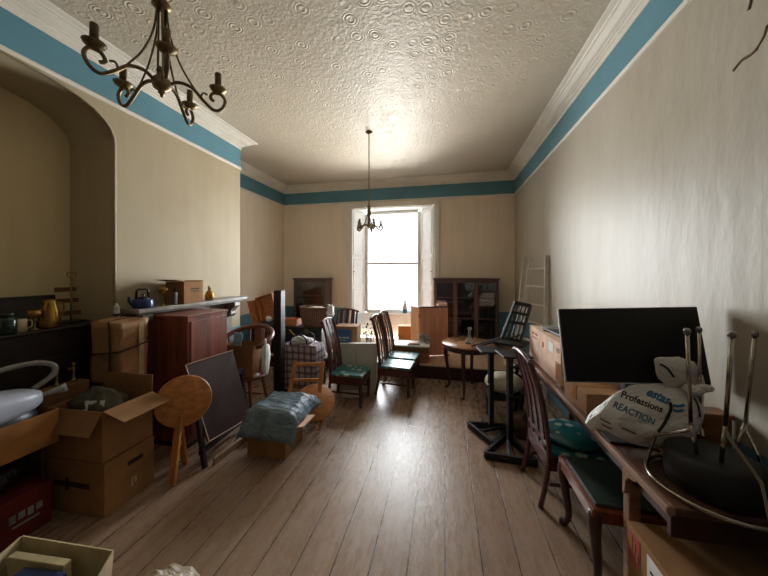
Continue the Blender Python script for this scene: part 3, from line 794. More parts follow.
# leather stool
t = thing('duet_stool', 'long stool with dark green leather top and cabriole legs beside the carton', 'stool', (.97, 1.9, 0))
x0, x1, y0, y1, zt = .735, 1.20, 1.665, 2.12, .44
b = B(); b.box(((x0+x1)/2, (y0+y1)/2, zt-.035), (x1-x0, y1-y0, .07), bev=.008); part('seat_frame', b, 'redwood', t, world=True)
b = B(); b.box(((x0+x1)/2, (y0+y1)/2, zt+.004), (x1-x0-.05, y1-y0-.05, .02), bev=.009); pd_ = part('seat_pad', b, 'leather', t, world=True)
for x, sx in ((x0, 1), (x1, -1)):
    for y, sy in ((y0, 1), (y1, -1)):
        if x > 1 and y < 1.7: x -= .0
        b = B(); q = bez([(x+.03*sx, y+.03*sy, zt-.03), (x+.018*sx, y+.018*sy, zt-.1), (x+.03*sx, y+.03*sy, .24), (x+.045*sx, y+.045*sy, .09), (x+.03*sx, y+.03*sy, .025), (x+.012*sx, y+.012*sy, .014)], 5); n = len(q)
        b.tube(q, [.036-.018*min(1, i/(n*.65))+(.006 if i > n-5 else 0) for i in range(n)], 8); part('leg', b, 'darkwood', t, world=True)

# monitor
t = thing('monitor', 'large black flat screen monitor standing on the long table', 'monitor', (.965, 1.79, DZ), R(0))
ctr = Vector((.962, 1.775, 1.262)); tilt = Matrix.Translation(ctr) @ Matrix.Rotation(R(-2.6), 4, 'Y') @ Matrix.Rotation(R(-9), 4, 'X') @ Matrix.Rotation(R(1), 4, 'Z')
b = B(); b.box((0,.012,0), (.66,.022,.394), bev=.004); b.box((0,.04,-.02), (.4,.04,.24), bev=.012)
bmesh.ops.transform(b.bm, matrix=tilt, verts=b.bm.verts[:]); part('housing', b, 'silverplastic', t, world=True)
b = B(); b.box((0,-.002,.002), (.652,.008,.384), bev=.002); bmesh.ops.transform(b.bm, matrix=tilt, verts=b.bm.verts[:]); part('screen', b, 'screen', t, world=True)
b = B(); b.bar((.965,1.815,DZ+.01), (.965,1.83,1.2), .05, .03); part('stand_neck', b, 'black', t, world=True)
b = B(); b.box((.965,1.81,DZ+.008), (.24,.17,.014), bev=.006); part('stand_base', b, 'black', t, world=True)

# cartons at the far end of the table
t = thing('cardboard_carton', 'big pinkish cardboard carton on the far end of the long table', 'box', (1.085, 2.93, DZ))
b = B(); b.box((1.085, 2.93, DZ+.165), (.40, .86, .33), bev=.006); part('body', b, 'card_pale', t, world=True)
for s in (-1,1):
    b = B(); b.box((1.085+s*.1, 2.93, DZ+.333), (.195, .856, .005), bev=.001); part('flap', b, 'card_pale', t, world=True)
b = B(); b.box((.8845, 2.72, DZ+.26), (.002,.11,.08), bev=0); part('tape_patch', b, 'paper', t, 'white sticker', world=True)
b = B(); b.box((.8845, 2.56, DZ+.27), (.002,.06,.04), bev=0); b.box((.8845, 2.56, DZ+.09), (.002,.10,.17), bev=0); part('brown_patch', b, 'tape', t, world=True)
marks('print_marks', 'redprint', t, (.8846, 3.12, DZ+.25), (0,-1,0), (0,0,1), [(-.1,.03,.07,.02), (.0,.03,.08,.02), (-.05,-.01,.14,.01), (.2,-.02,.04,.05)])
b = B(); b.box((1.11, 2.86, DZ+.347), (.30,.40,.022), .08, .004); single('black_folder', b, 'black', 'black folder lying on top of the big pinkish carton', 'folder', (1.11,2.86,DZ+.336))
b = B(); b.box((1.06, 3.14, DZ+.343), (.24,.3,.014), -.2, .003); single('paper_wallet', b, 'cloth_grey', 'thin grey document wallet on the big carton behind the black folder', 'wallet', (1.06,3.14,DZ+.336))
b = B(); b.box((1.16, 2.84, DZ+.372), (.22,.34,.026), .05, .003); single('flat_tray', b, 'boxwood', 'flat brown framed board on top of the black folder', 'board', (1.16,2.84,DZ+.359))
carton('small_carton', 'small brown carton on the table behind the monitor screen', 'box', (.98, 2.2, DZ), (.24, .3, .13), R(4), 'cardboard')

# carrier bag
t = thing('carrier_bag', 'knotted white plastic carrier bag with printed words on the long table', 'bag', (.93, 1.6, DZ))
ax = [(at(588,426,1.52), .02), (at(600,420,1.5), .05), (at(620,418,1.47), .105), (at(640,416,1.47), .145), (at(658,412,1.46), .155), (at(675,403,1.44), .12), (at(688,394,1.43), .06), (at(693,389,1.43), .03), (at(690,382,1.43), .05), (at(681,375,1.43), .085), (at(669,368,1.43), .072), (at(660,362,1.43), .03), (at(655,359,1.43), .008)]
P = bez([a for a, r in ax], 5); rr = []
for i in range(len(ax)-1):
    for k in range(5): rr.append(ax[i][1]+(ax[i+1][1]-ax[i][1])*k/5)
rr.append(ax[-1][1])
b = B(); seg = 40; verts = []; n = len(P); vd = Vector((-SN*-1*0, 0, 0))
view = (P[n//2]-Vector((0,0,HC))).normalized()
for i, p in enumerate(P):
    T = (P[min(i+1,n-1)]-P[max(i-1,0)]).normalized(); d = (view-T*view.dot(T)).normalized(); u = T.cross(d)
    for k in range(seg):
        a = 2*math.pi*k/seg; dirv = u*math.cos(a)+d*math.sin(a)*(.38 if i > n*.68 else .72)
        amp = 1+.13*noise.noise(dirv*2.2+Vector((i*.13, 2, 1)))+.05*math.sin(k*5*.157*4+i*.2)*(1 if i > n*.5 else .4)
        q = p+dirv*rr[i]*amp
        if q.z < DZ+.004: q.z = DZ+.004
        if q.y > 1.725: q.y = 1.725+(q.y-1.725)*.1
        verts.append(q)
faces = [(i*seg+k, i*seg+(k+1) % seg, (i+1)*seg+(k+1) % seg, (i+1)*seg+k) for i in range(n-1) for k in range(seg)]
faces += [tuple(reversed(range(seg))), tuple((n-1)*seg+k for k in range(seg))]
b.add(verts, faces, True); bag_bvh = BVHTree.FromBMesh(b.bm)
body = part('bag_body', b, 'carrier', t, world=True)
b = B(); pk = at(693,390,1.375); b.blob(pk, .04, .035, .022, .25, 4, 2); b.blob(pk+Vector((.045,0,.012)), .035, .02, .018, .2, 4, 5); part('knot', b, 'carrier', t, world=True)
def bagtext(s, size, mt, px, py, ang, sdep=1.2, **kw):
    o = at(px, py, sdep); x = at(px+10*math.cos(ang), py+10*math.sin(ang), sdep)-o; y = at(px+10*math.sin(ang), py-10*math.cos(ang), sdep)-o
    text_part('bag_lettering', s, size, mt, body, frame_m(o, x, y), on=bag_bvh, **kw)
bagtext('Professions', .04, 'inkblack', 642, 402, R(21), bold=.0012)
bagtext('REACTION', .038, 'inkblue', 634, 413.5, R(24), bold=.001)
bagtext('estas', .05, 'inkblue', 658, 396, R(24), shear=.3, bold=.0022)
def bagstroke(name, pts, r, mt):
    w_ = []
    for p in bez([at(*p) for p in pts], 6):
        d = (p-Vector((0,0,HC))).normalized(); h_ = bag_bvh.ray_cast(Vector((0,0,HC)), d)
        if h_[0] is not None: w_.append(h_[0]-d*.0015)
    if len(w_) > 2:
        b = B(); b.tube(w_, r, 6); part(name, b, mt, t, world=True)
bagstroke('handle_slot', ((660,364,1.15), (667,368,1.15), (674,377,1.15)), .0045, 'inkblack')
bagstroke('handle_slot', ((694,398,1.15), (698,406,1.15), (700,417,1.15)), .0045, 'inkblack')
for pp in (((600,418,1.15), (605,421,1.15), (611,424,1.15)), ((602,424,1.15), (607,427,1.15), (612,429,1.15)), ((622,428,1.15), (629,431,1.15), (636,434,1.15))): bagstroke('print_mark', pp, .003, 'inkbrown')
for pp in (((673,405,1.15), (678,406,1.15), (684,405,1.15)), ((673,410,1.15), (678,411,1.15), (683,410,1.15))): bagstroke('print_mark', pp, .006, 'inkblue')
b = B()
q = [at(*p) for p in ((658,432,1.15), (664,424,1.15), (668,416,1.15), (671,408,1.15), (670,402,1.15))]; w_ = []
for p in bez(q, 6):
    d = (p-Vector((0,0,HC))).normalized(); h_ = bag_bvh.ray_cast(Vector((0,0,HC)), d)
    w_.append(h_[0]-d*.003 if h_[0] is not None else p)
b.tube(w_, .006, 6); part('drawstring', b, 'inkblack', t, world=True)

# upturned chrome stool
t = thing('bar_stool', 'upturned chrome stool with black seat resting on the long table', 'stool', (1.085, 1.455, DZ))
C = Vector((1.085, 1.455, DZ))
b = B(); b.lathe([(0,0), (.12,0), (.145,.015), (.152,.06), (.148,.135), (.12,.15), (0,.15)], C, 40); part('seat', b, 'black', t, world=True)
b = B(); b.tube([(C.x+.205*math.cos(2*math.pi*k/56), C.y+.205*math.sin(2*math.pi*k/56), DZ+.012) for k in range(56)], .0085, 8, closed=True); part('foot_ring', b, 'chrome', t, world=True)
tops = [at(687,331,1.17), at(699,329,1.38), at(732,334,1.08), at(755,334,1.25)]
bots = [at(691,430,1.19), at(700,428,1.38), at(725,431,1.12), at(745,428,1.28)]
for tp, bt, ang_ in zip(tops, bots, (142, 68, -86, 8)):
    d = Vector((math.cos(R(ang_)), math.sin(R(ang_)), 0))
    k1 = Vector((C.x, C.y, 0))+d*.175+Vector((0,0,.90)); k2 = Vector((C.x, C.y, 0))+d*.205+Vector((0,0,DZ+.014))
    if k1.x > 1.325: k1.x = 1.325
    b = B(); b.tube([tp, bt.lerp(tp,.06)], .007, 8)
    q = [bt.lerp(tp,.1), bt.lerp(tp,.05), bt.lerp(k1,.12), bt.lerp(k1,.9), k1.lerp(k2,.1), k2]
    b.tube(bez(q, 5), .0065, 8); lg = part('leg', b, 'chrome', t, world=True)
    b = B(); u = (tp-bt).normalized(); b.tube([tp-u*.012, tp+u*.004, tp+u*.01], [.0115,.0115,.008], 10); part('ferrule', b, 'steel', lg, world=True)
    b = B(); b.tube([bt.lerp(tp,.05), (bt.x*.7+C.x*.3, bt.y*.7+C.y*.3, DZ+.145)], .007, 8); part('brace', b, 'chrome', lg, world=True)
# wooden boxes against the wall behind the stool
t = thing('wooden_crate', 'brown wooden box against the wall behind the upturned stool', 'box', (1.185, 1.70, DZ))
b = B()
b.box((1.185, 1.70, DZ+.105), (.26, .08, .21), bev=.005); part('body', b, 'boxwood', t, world=True)
b = B(); b.box((1.185, 1.70, DZ+.22), (.275, .095, .02), bev=.005); part('lid', b, 'boxwood', t, world=True)
b = B(); b.box((1.185, 1.656, DZ+.19), (.03,.01,.05), bev=.003); part('clasp', b, 'brass', t, world=True)

# big carton in front of / under the table
t = thing('moving_box', 'large cardboard carton with red print and white label under the table end', 'box', (1.06, 1.28, 0))
b = B(); b.box((1.06, 1.255, .245), (.46, .60, .49), bev=.005); part('body', b, 'cardboard', t, world=True)
for s in (-1,1):
    b = B(); b.box((1.06+s*.115, 1.255, .493), (.226, .594, .005), bev=.001); part('flap', b, 'cardboard', t, world=True)
b = B(); b.box((.829, 1.50, .41), (.002, .075, .12), bev=0); pr = part('red_print', b, 'redprint', t, 'faded red printed patch', world=True)
marks('print_marks', 'cardboard', pr, (.8278, 1.50, .41), (0,-1,0), (.0,.3,1), [(-.02,.02,.012,.06), (.005,.01,.01,.05), (.022,-.02,.012,.04)])
b = B(); b.box((.8285, 1.29, .41), (.002, .25, .12), bev=0); pl = part('address_label', b, 'paper', t, 'white label', world=True)
marks('print_marks', 'inkbrown', pl, (.8273, 1.29, .41), (0,-1,0), (0,0,1), [(-.06,.005,.09,.012)])
marks('print_block', 'inkblack', pl, (.8273, 1.29, .41), (0,-1,0), (0,0,1), [(.07,.025,.06,.022)])
# ------------------------------------------------------------------ mantelpiece and its things
t = thing('mantelpiece', 'grey marble mantelpiece on the wall with scrolled corbel', 'mantelpiece', (XB, 2.84, 0))
MZ = 1.31
b = B(); b.box((XB+.13, 2.84, MZ-.02), (.26, 1.48, .04), bev=.008); b.box((XB+.11, 2.84, MZ-.052), (.2, 1.40, .024), bev=.008); part('shelf', b, 'marble', t, world=True)
b = B(); b.box((XB+.03, 2.84, 1.16), (.06, 1.3, .19), bev=.005); part('frieze', b, 'marble', t, world=True)
for y in (2.22, 3.42):
    b = B(); b.box((XB+.035, y, .53), (.07, .17, 1.06), bev=.006); jb = part('jamb', b, 'marble', t, world=True)
    b = B(); b.prism([(0,0), (.16,0), (.165,-.05), (.12,-.085), (.1,-.12), (.105,-.16), (.07,-.2), (.0,-.21)], .1, frame_m((XB+.06, y+.05, MZ-.062), (1,0,0), (0,0,1)), .005); part('corbel', b, 'marble', jb, world=True)
b = B(); b.box((XB+.012, 2.84, .5), (.02, .9, 1.0), bev=0); part('hearth_opening', b, 'soot', t, 'black opening', world=True)
t = thing('kettle', 'dark blue kettle with black handle at the end of the mantelpiece', 'kettle', (-2.80, 2.22, MZ)); t.scale = (.86,.86,.86)
b = B(); b.lathe([(0,0), (.088,0), (.094,.01), (.094,.085), (.08,.1), (.03,.108), (0,.11)], seg=28); part('body', b, 'navy', t)
b = B(); b.lathe([(.0,.106), (.05,.108), (.045,.12), (.012,.125), (.012,.14), (.016,.15), (0,.156)], seg=16); part('lid', b, 'blackgloss', t)
b = B(); b.tube([(-.02,-.06,.1), (-.02,-.055,.19), (-.01,-.04,.205), (.0,.04,.205), (.0,.055,.19), (.0,.06,.1)], .011, 8); part('handle', b, 'blackgloss', t)
b = B(); b.tube(bez([(-.02,-.08,.04), (-.03,-.115,.08), (-.03,-.125,.13)], 5), [.022]*4+[.018]*3+[.014]*4, 10); part('spout', b, 'navy', t)
t = thing('goblet', 'small brass goblet on a thin stem between kettle and carton', 'goblet', (-2.80, 2.42, MZ)); t.scale = (1.,1.,1.15)
b = B(); b.lathe([(0,.09), (.012,.092), (.034,.115), (.04,.14), (.034,.165), (.03,.163), (.0,.12)], seg=18); part('bowl', b, 'brass', t)
b = B(); b.lathe([(0,0), (.03,0), (.03,.004), (.006,.012), (.0045,.05), (.008,.06), (.0045,.09), (0,.092)], seg=14); part('stem', b, 'brass', t)
t = thing('cardboard_box', 'brown cardboard box with open top flaps on the mantelpiece', 'box', (-2.82, 2.69, MZ), R(4)); t.scale = (1,1,1.3)
b = B(); b.box((0,0,.09), (.22,.27,.18), bev=.004); part('body', b, 'cardboard', t)
for s in (-1,1):
    b = B(); m = Matrix.Translation((0, s*.135, .182)) @ Matrix.Rotation(R(7*s), 4, 'X'); b.box(m @ Vector((0, s*.045 if s<0 else -.05, .004)), (.22,.12,.004), m.to_3x3().to_4x4(), .001); part('flap', b, 'cardboard', t)
marks('print_marks', 'inkbrown', t, (-2.7085, 2.71, MZ+.1), (0,1,0), (0,0,1), [(-.03,.02,.05,.01), (.03,.02,.05,.01), (0,0,.11,.006)])
t = thing('table_lighter', 'small silver flask standing in front of the mantelpiece carton', 'flask', (-2.745, 2.50, MZ)); t.scale = (.9,.9,1.5)
b = B(); b.box((0,0,.045), (.05,.04,.09), bev=.01); part('body', b, 'steel', t)
b = B(); b.lathe([(0,.088), (.014,.088), (.014,.112), (.01,.118), (0,.118)], seg=12); part('cap', b, 'inkblack', t)
t = thing('small_bottle', 'little brown bottle with white cap on the mantelpiece', 'bottle', (-2.79, 3.0, MZ)); t.scale = (1.15,1.15,1.2)
b = B(); b.lathe([(0,0), (.034,0), (.042,.012), (.046,.045), (.03,.085), (.013,.1), (.012,.115), (0,.115)], seg=18); part('body', b, 'brass', t)
b = B(); b.lathe([(0,.112), (.016,.112), (.016,.138), (.006,.145), (0,.145)], seg=12); part('cap', b, 'card_cream', t)

# red-brown cabinet in front of the fireplace
t = thing('mahogany_cabinet', 'red brown mahogany pedestal cabinet in front of the mantelpiece', 'cabinet', (-2.585, 2.535, 0))
b = B(); b.box((-2.585, 2.525, .617), (.46, .50, 1.2), bev=.004); part('body', b, 'mahog', t, world=True)
b = B(); b.box((-2.585, 2.525, 1.227), (.48, .52, .02), bev=.005); part('top', b, 'mahog', t, world=True)
b = B(); b.box((-2.352, 2.535, .64), (.012, .46, 1.08), bev=.004); dd = part('door', b, 'mahog', t, world=True)
b = B(); b.blob((-2.335, 2.74, .7), .014, .014, .014, 0); part('knob', b, 'antique', dd, world=True)
b = B(); b.box((-2.585, 2.535, .02), (.475, .535, .04), bev=.004); part('plinth', b, 'darkwood', t, world=True)

# wrapped parcel on a plain box
carton('storage_carton', 'plain brown carton under the roped parcel, mostly hidden', 'box', (-2.745, 1.98, 0), (.29, .2, .70), 0, 'cardboard')
t = thing('roped_parcel', 'brown paper parcel tied with dark rope beside the mahogany cabinet', 'parcel', (-2.745, 1.98, .70))
b = B(); t_ = bmesh.new(); bmesh.ops.create_cube(t_, size=1); bmesh.ops.subdivide_edges(t_, edges=t_.edges[:], cuts=9, use_grid_fill=True)
for v_ in t_.verts:
    q = Vector((v_.co.x*.31, v_.co.y*.22, v_.co.z*.54)); q += Vector((noise.noise(q*6), noise.noise(q*6+Vector((4,0,0))), noise.noise(q*6+Vector((0,9,0)))))*.02
    if q.z < -.262: q.z = -.27
    v_.co = q+Vector((0,0,.27))
idx = {v_: i for i, v_ in enumerate(t_.verts)}; b.add([v_.co.copy() for v_ in t_.verts], [[idx[q] for q in f.verts] for f in t_.faces], True); t_.free()
part('wrapping', b, 'parcel', t)
b = B()
for x in (.05,): b.tube([(x,-.12,.0), (x+.02,-.125,.27), (x,-.12,.545), (x,.0,.553), (x,.115,.545), (x,.12,.02)], .007, 6)
b.tube([(-.163,-.12,.26), (0,-.125,.28), (.163,-.12,.30), (.168,.0,.32), (.165,.12,.34)], .007, 6); part('rope', b, 'rope', t)
b = B(); b.box((.164,.05,.27), (.006,.04,.5), bev=.001); part('tape', b, 'card_cream', t)

# dark bureau in the recess and the things on it
t = thing('dark_bureau', 'very dark wooden bureau standing in the arched recess', 'bureau', (-3.26, 1.5, 0))
b = B(); b.box((-3.26, 1.50, .59), (.44, 1.1, 1.18), bev=.006); part('body', b, 'blackwood', t, world=True)
b = B(); b.box((-3.26, 1.50, 1.19), (.47, 1.14, .024), bev=.006); part('top', b, 'blackwood', t, world=True)
for z in (.25, .55, .85):
    b = B(); b.box((-3.035, 1.50, z), (.014, 1.0, .26), bev=.004); dr = part('drawer', b, 'blackwood', t, world=True)
    for y in (1.2, 1.8):
        b = B(); b.blob((-3.018, y, z), .014, .014, .014, 0); part('knob', b, 'brass', dr, world=True)
BZ = 1.202
t = thing('brass_jug', 'tall brass jug on the dark bureau in the recess', 'jug', (-3.12, 1.735, BZ))
b = B(); b.lathe([(0,0), (.06,0), (.066,.01), (.062,.06), (.05,.14), (.036,.2), (.04,.225), (.036,.223), (.03,.19), (0,.02)], seg=22); part('body', b, 'brass', t)
b = B(); b.tube(bez([(0,.038,.2), (0,.085,.18), (0,.08,.1), (0,.055,.06)], 6), .006, 6); part('handle', b, 'brass', t)
t = thing('brass_bowl', 'small bright brass cup on a stand beside the brass jug', 'cup', (-3.11, 1.64, BZ))
b = B(); b.lathe([(0,.09), (.02,.09), (.036,.11), (.038,.15), (.034,.15), (0,.11)], seg=18); part('bowl', b, 'brass', t)
b = B(); b.lathe([(0,0), (.03,0), (.03,.006), (.008,.014), (.006,.06), (.02,.09), (0,.092)], seg=14); part('stem', b, 'candle', t)
t = thing('white_mug', 'pale mug standing on the bureau between jug and photo frame', 'mug', (-3.11, 1.555, BZ))
b = B(); b.lathe([(0,0), (.038,0), (.042,.005), (.042,.095), (.038,.095), (.037,.01), (0,.008)], seg=20); part('body', b, 'card_cream', t)
b = B(); b.tube(bez([(0,.04,.08), (0,.068,.075), (0,.068,.03), (0,.04,.02)], 6), .005, 6); part('handle', b, 'card_cream', t)
t = thing('picture_frame', 'long black picture frame leaning on the recess wall above the bureau', 'frame', (-3.43, 1.72, BZ))
b = B(); b.box((-3.43, 1.72, BZ+.125), (.02,.46,.24), Matrix.Rotation(R(-10),4,'Y'), .004); part('moulding', b, 'black', t, world=True)
b = B(); b.box((-3.418, 1.72, BZ+.125), (.012,.4,.17), Matrix.Rotation(R(-10),4,'Y'), .001); part('picture', b, 'blackwood', t, world=True)
t = thing('glass_jar', 'dark green glass jar at the edge of the bureau top', 'jar', (-3.08, 1.48, BZ))
b = B(); b.lathe([(0,0), (.045,0), (.05,.01), (.05,.1), (.03,.13), (0,.13)], seg=18); part('body', b, 'darkgreen', t)
b = B(); b.lathe([(0,.128), (.034,.128), (.034,.15), (0,.152)], seg=16); part('lid', b, 'black', t)
t = thing('letter_rack', 'wooden tiered letter rack on the bureau below the heart handle', 'rack', (-3.3, 1.975, BZ))
RY = 1.975
for k, (z, w_) in enumerate(((.06,.15), (.17,.15), (.27,.15))):
    b = B(); b.box((-3.30-.03*k, RY, BZ+z+.02), (.014, w_, .04), bev=.003); part('tier', b, 'card_inside', t, world=True)
b = B(); b.box((-3.30, RY, BZ+.006), (.16,.15,.012), bev=.003); part('base', b, 'blackwood', t, world=True)
t = thing('heart_handle_fork', 'brass toasting fork with heart shaped handle propped behind the bureau', 'fork', (-3.24, 1.95, BZ))
b = B(); b.tube([(-3.24,1.94,BZ+.012), (-3.245,1.95,BZ+.38)], .006, 6); part('shaft', b, 'antique', t, world=True)
b = B(); q = []
for k in range(24):
    a = 2*math.pi*k/24; x = 16*math.sin(a)**3; y = 13*math.cos(a)-5*math.cos(2*a)-2*math.cos(3*a)-math.cos(4*a); q.append((-3.246, 1.951+x*.0021, BZ+.42+y*.0021))
b.tube(q, .005, 6, closed=True); part('heart_handle', b, 'brass', t, world=True)
t = thing('glue_bottle', 'white bottle with cone cap and dark label on the roped parcel', 'bottle', (-2.84, 2.02, 1.252))
b = B(); b.lathe([(0,0), (.022,0), (.024,.005), (.024,.07), (.02,.078), (0,.08)], seg=16); part('body', b, 'whiteprint', t)
b = B(); b.lathe([(.0242,.01), (.0248,.011), (.0248,.03), (.0242,.031)], seg=16); part('paper_label', b, 'inkblack', t)
b = B(); b.lathe([(.024,.076), (.024,.084), (.006,.12), (0,.122)], seg=16); part('cap', b, 'whiteprint', t)

# open cartons in the corner
def open_box(name, label, cat, c, size, rz, flaps, mat='cardboard', inside='card_inside', group=None, th=.005, taper=1.0):
    """open carton: base centre c; flaps = list of (side 'x+','x-','y+','y-', length, angle from vertical outwards)"""
    t = thing(name, label, cat, c, rz, group); sx, sy, sz = size
    b = B(); b.box((0,0,.004), (sx-.01,sy-.01,.006), bev=0); part('base', b, inside, t)
    b = B()
    for s in (-1,1):
        b.box((s*(sx/2-th/2), 0, sz/2), (th, sy, sz), bev=.001); b.box((0, s*(sy/2-th/2), sz/2), (sx-2*th, th, sz), bev=.001)
    part('walls', b, mat, t)
    for side, L, ang in flaps:
        s = 1 if side[1] == '+' else -1
        o = Vector((s*(sx/2-.002), 0, sz)) if side[0] == 'x' else Vector((0, s*(sy/2-.002), sz))
        out = Vector((s,0,0)) if side[0] == 'x' else Vector((0,s,0)); along = Vector((0,sy-.01,0)) if side[0] == 'x' else Vector((sx-.01,0,0))
        d = Vector((0,0,1))*math.cos(R(ang))+out*math.sin(R(ang))
        b = B(); b.slab4([o-along/2, o+along/2, o+along/2+d*L, o-along/2+d*L], .005); part('flap', b, mat, t)
    return t
t = carton('lower_carton', 'closed cardboard carton on the floor carrying the open flapped carton', 'box', (-2.48, 1.675, 0), (.50, .35, .36), R(2), tape=False)
t = t
tt = t
b = B(); b.box((-.02,-.1765,.2), (.30,.002,.035), bev=0); b.box((-.06,-.1768,.2), (.03,.002,.085), R(0), 0); part('print_mark', b, 'inkbrown', tt)
b = B(); b.box((.2512,.03,.27), (.002,.11,.03), bev=.0); part('hand_hole', b, 'inkblack', tt)
marks('print_marks', 'card_cream', tt, (-2.2265, 1.70, .12), (.035,1,0), (0,0,1), [(-.012,.0,.012,.05), (.012,.01,.012,.04), (.0,.03,.036,.008)])
open_box('open_carton', 'open cardboard carton with spread flaps and dark cloth inside', 'box', (-2.48, 1.675, .37), (.47, .35, .34), R(2),
         [('x+', .18, 108), ('y+', .13, 2), ('y-', .15, 150)])
b = B(); b.blob((-2.50, 1.66, .66), .2, .14, .13, .22, 2.4, 9); single('folded_cloth', b, 'cloth_olive', 'dark olive cloth bundled inside the open flapped carton', 'cloth', (-2.5,1.66,.55))
b = B()
for k in range(3):
    o = Vector((-2.50+.05*k, 1.53+.015*k, .66)); b.slab4([o, o+Vector((.07,.01,0)), o+Vector((.06,.03,.09)), o+Vector((-.01,.02,.08))], .002)
single('paper_scraps', b, 'paper', 'torn white papers sticking out of the open flapped carton', 'paper', (-2.46,1.54,.62))
# ornaments behind
def ornament(label, loc, h):
    t = thing('figurine', label, 'figurine', loc, 0, 'small dark ornaments'); k = h/.16
    b = B(); b.lathe([(0,0), (.022*k,0), (.024*k,.012*k), (.012*k,.02*k), (.009*k,.06*k), (.015*k,.075*k), (.008*k,.09*k), (.013*k,.115*k), (0,.12*k)], seg=14); part('body', b, 'antique', t)
    b = B(); b.blob((0,0,.137*k), .013*k, .013*k, .017*k, .1, 2, 1, 14, 10); part('head', b, 'brass', t)
    return t
carton('figurine_carton', 'brown carton behind the open flapped carton carrying two ornaments', 'box', (-2.80, 1.62, 0), (.12, .28, .80), 0, 'card_inside', tape=False)
ornament('slim dark brass ornament behind the open carton, next to the vacuum hose', (-2.81, 1.60, .806), .14)
ornament('slim dark brass ornament behind the open carton, next to the parcel', (-2.81, 1.70, .806), .15)

# stack at the frame edge: red box, black bag, orange carton with vacuum cleaner
t = carton('red_box', 'dark red printed carton at the bottom of the stack below the vacuum cleaner', 'box', (-2.74, 1.12, 0), (.37, .62, .27), R(0), 'card_red', tape=False)
marks('print_marks', 'cloth_grey', t, (-2.5545, 1.32, .15), (0,1,0), (0,0,1), [(-.07,.0,.028,.05), (-.03,.004,.03,.042), (.01,.0,.028,.05), (.05,.004,.03,.042), (-.01,-.05,.12,.012)])
b = B(); b.blob((-2.74, 1.13, .385), .165, .28, .112, .08, 2.2, 12, flatb=.11); single('rubbish_bag', b, 'blackbag', 'black plastic bag squashed between the red and orange cartons', 'bag', (-2.74,1.13,.275))
t = open_box('shallow_carton', 'shallow orange brown carton holding the vacuum cleaner', 'box', (-2.735, 1.12, .512), (.38, .68, .22), 0, [], 'card_orange')
t = thing('vacuum_cleaner', 'pale grey vacuum cleaner with looped hose lying in the shallow carton', 'vacuum cleaner', (-2.75, 1.25, .53))
b = B(); b.blob((0,0,0), 1, 1, 1, .0, 1, 0, 32, 20)
for v_ in b.bm.verts:
    d_ = v_.co; d_ = Vector([math.copysign(abs(q_)**.62, q_) for q_ in d_]); k_ = 1-.25*d_.y; v_.co = Vector((-2.70+.15*d_.x*k_, 1.22+.225*d_.y, .815+.09*max(-.8, d_.z)*k_+.0*d_.y))
part('body', b, 'vac', t, world=True)
b = B(); b.blob((-2.70, 1.22, .70), .14, .21, .12, .0, 1, 0, 32, 20); part('chassis', b, 'vacdark', t, world=True)
b = B(); b.tube(bez([(-2.82,1.02,.90), (-2.80,1.24,1.0), (-2.75,1.42,1.03), (-2.69,1.51,1.0), (-2.69,1.51,.93), (-2.72,1.43,.86)], 8), .017, 10); part('hose', b, 'hose', t, world=True)
b = B(); b.tube([(-2.72,1.38,.80), (-2.66,1.46,.82), (-2.61,1.54,.84)], [.02,.016,.03], 10); part('nozzle', b, 'hose', t, world=True)
b = B(); b.tube([(-2.7,1.0,.93), (-2.7,1.1,.96), (-2.7,1.22,.93)], .012, 8); part('carry_handle', b, 'vacdark', t, world=True)
t = carton('pale_carton', 'pale flat carton standing behind the vacuum cleaner', 'box', (-2.94, 1.22, .525), (.04, .30, .645), 0, 'card_cream', tape=False)

# front open box and clear bag
t = thing('open_box', 'cream open box with a book inside at the camera end of the floor', 'box', (-1.62, .68, 0))
rim = [Vector(p) for p in ((-1.88,.95,.45), (-1.40,.98,.45), (-1.20,.66,.45), (-1.72,.55,.45))]; base = [Vector(p) for p in ((-1.85,.92,.0), (-1.42,.95,.0), (-1.28,.68,.0), (-1.70,.57,.0))]
for i in range(4):
    j = (i+1) % 4; b = B(); b.slab4([base[i], base[j], rim[j], rim[i]], .006); part('side', b, 'card_cream', t, world=True)
b = B(); b.slab4([p+Vector((0,0,.006)) for p in base], .005); part('base', b, 'card_cream', t, world=True)
b = B(); b.box((-1.60, .82, .22), (.20,.12,.42), .1, .004); bk = single('blue_book', b, 'bluebook', 'blue covered book standing in the cream open box', 'book', (-1.6,.82,.01))
b = B(); b.box((-1.68, .90, .225), (.28,.03,.43), .08, .003); single('cardboard_sheet', b, 'card_cream', 'buff cardboard sheet upright behind the blue book', 'sheet', (-1.68,.9,.01))
b = B(); b.blob((-1.17, 1.02, .18), .165, .12, .18, .16, 1.9, 23, 60, 44, flatb=.175); single('crumpled_bag', b, 'clearbag', 'crumpled clear plastic bag on the floor beside the cream box', 'bag', (-1.19,1.02,0))

# round pine stool standing on edge
def disc_m(c, nrm, up=(0,0,1)):
    z = Vector(nrm).normalized(); x = Vector(up).cross(z).normalized(); y = z.cross(x)
    m = Matrix((x, y, z)).transposed().to_4x4(); m.translation = Vector(c); return m
t = thing('pine_stool', 'round seated pine stool tipped up beside the open carton', 'stool', (-2.1, 1.93, 0))
m = disc_m((-2.085, 1.98, .60), (.72,-.66,.18))
b = B(); b.lathe([(0,-.012), (.19,-.012), (.198,-.006), (.198,.008), (.19,.014), (0,.014)], seg=44)
bmesh.ops.transform(b.bm, matrix=m, verts=b.bm.verts[:]); part('seat', b, 'pineseat', t, world=True)
b = B(); b.bar((-2.065,1.855,.0), (-2.085,1.94,.5), .022, .06); part('leg', b, 'pine', t, world=True)
b = B(); b.bar((-2.19,2.09,.0), (-2.18,2.02,.5), .022, .05); part('leg', b, 'pine', t, world=True)
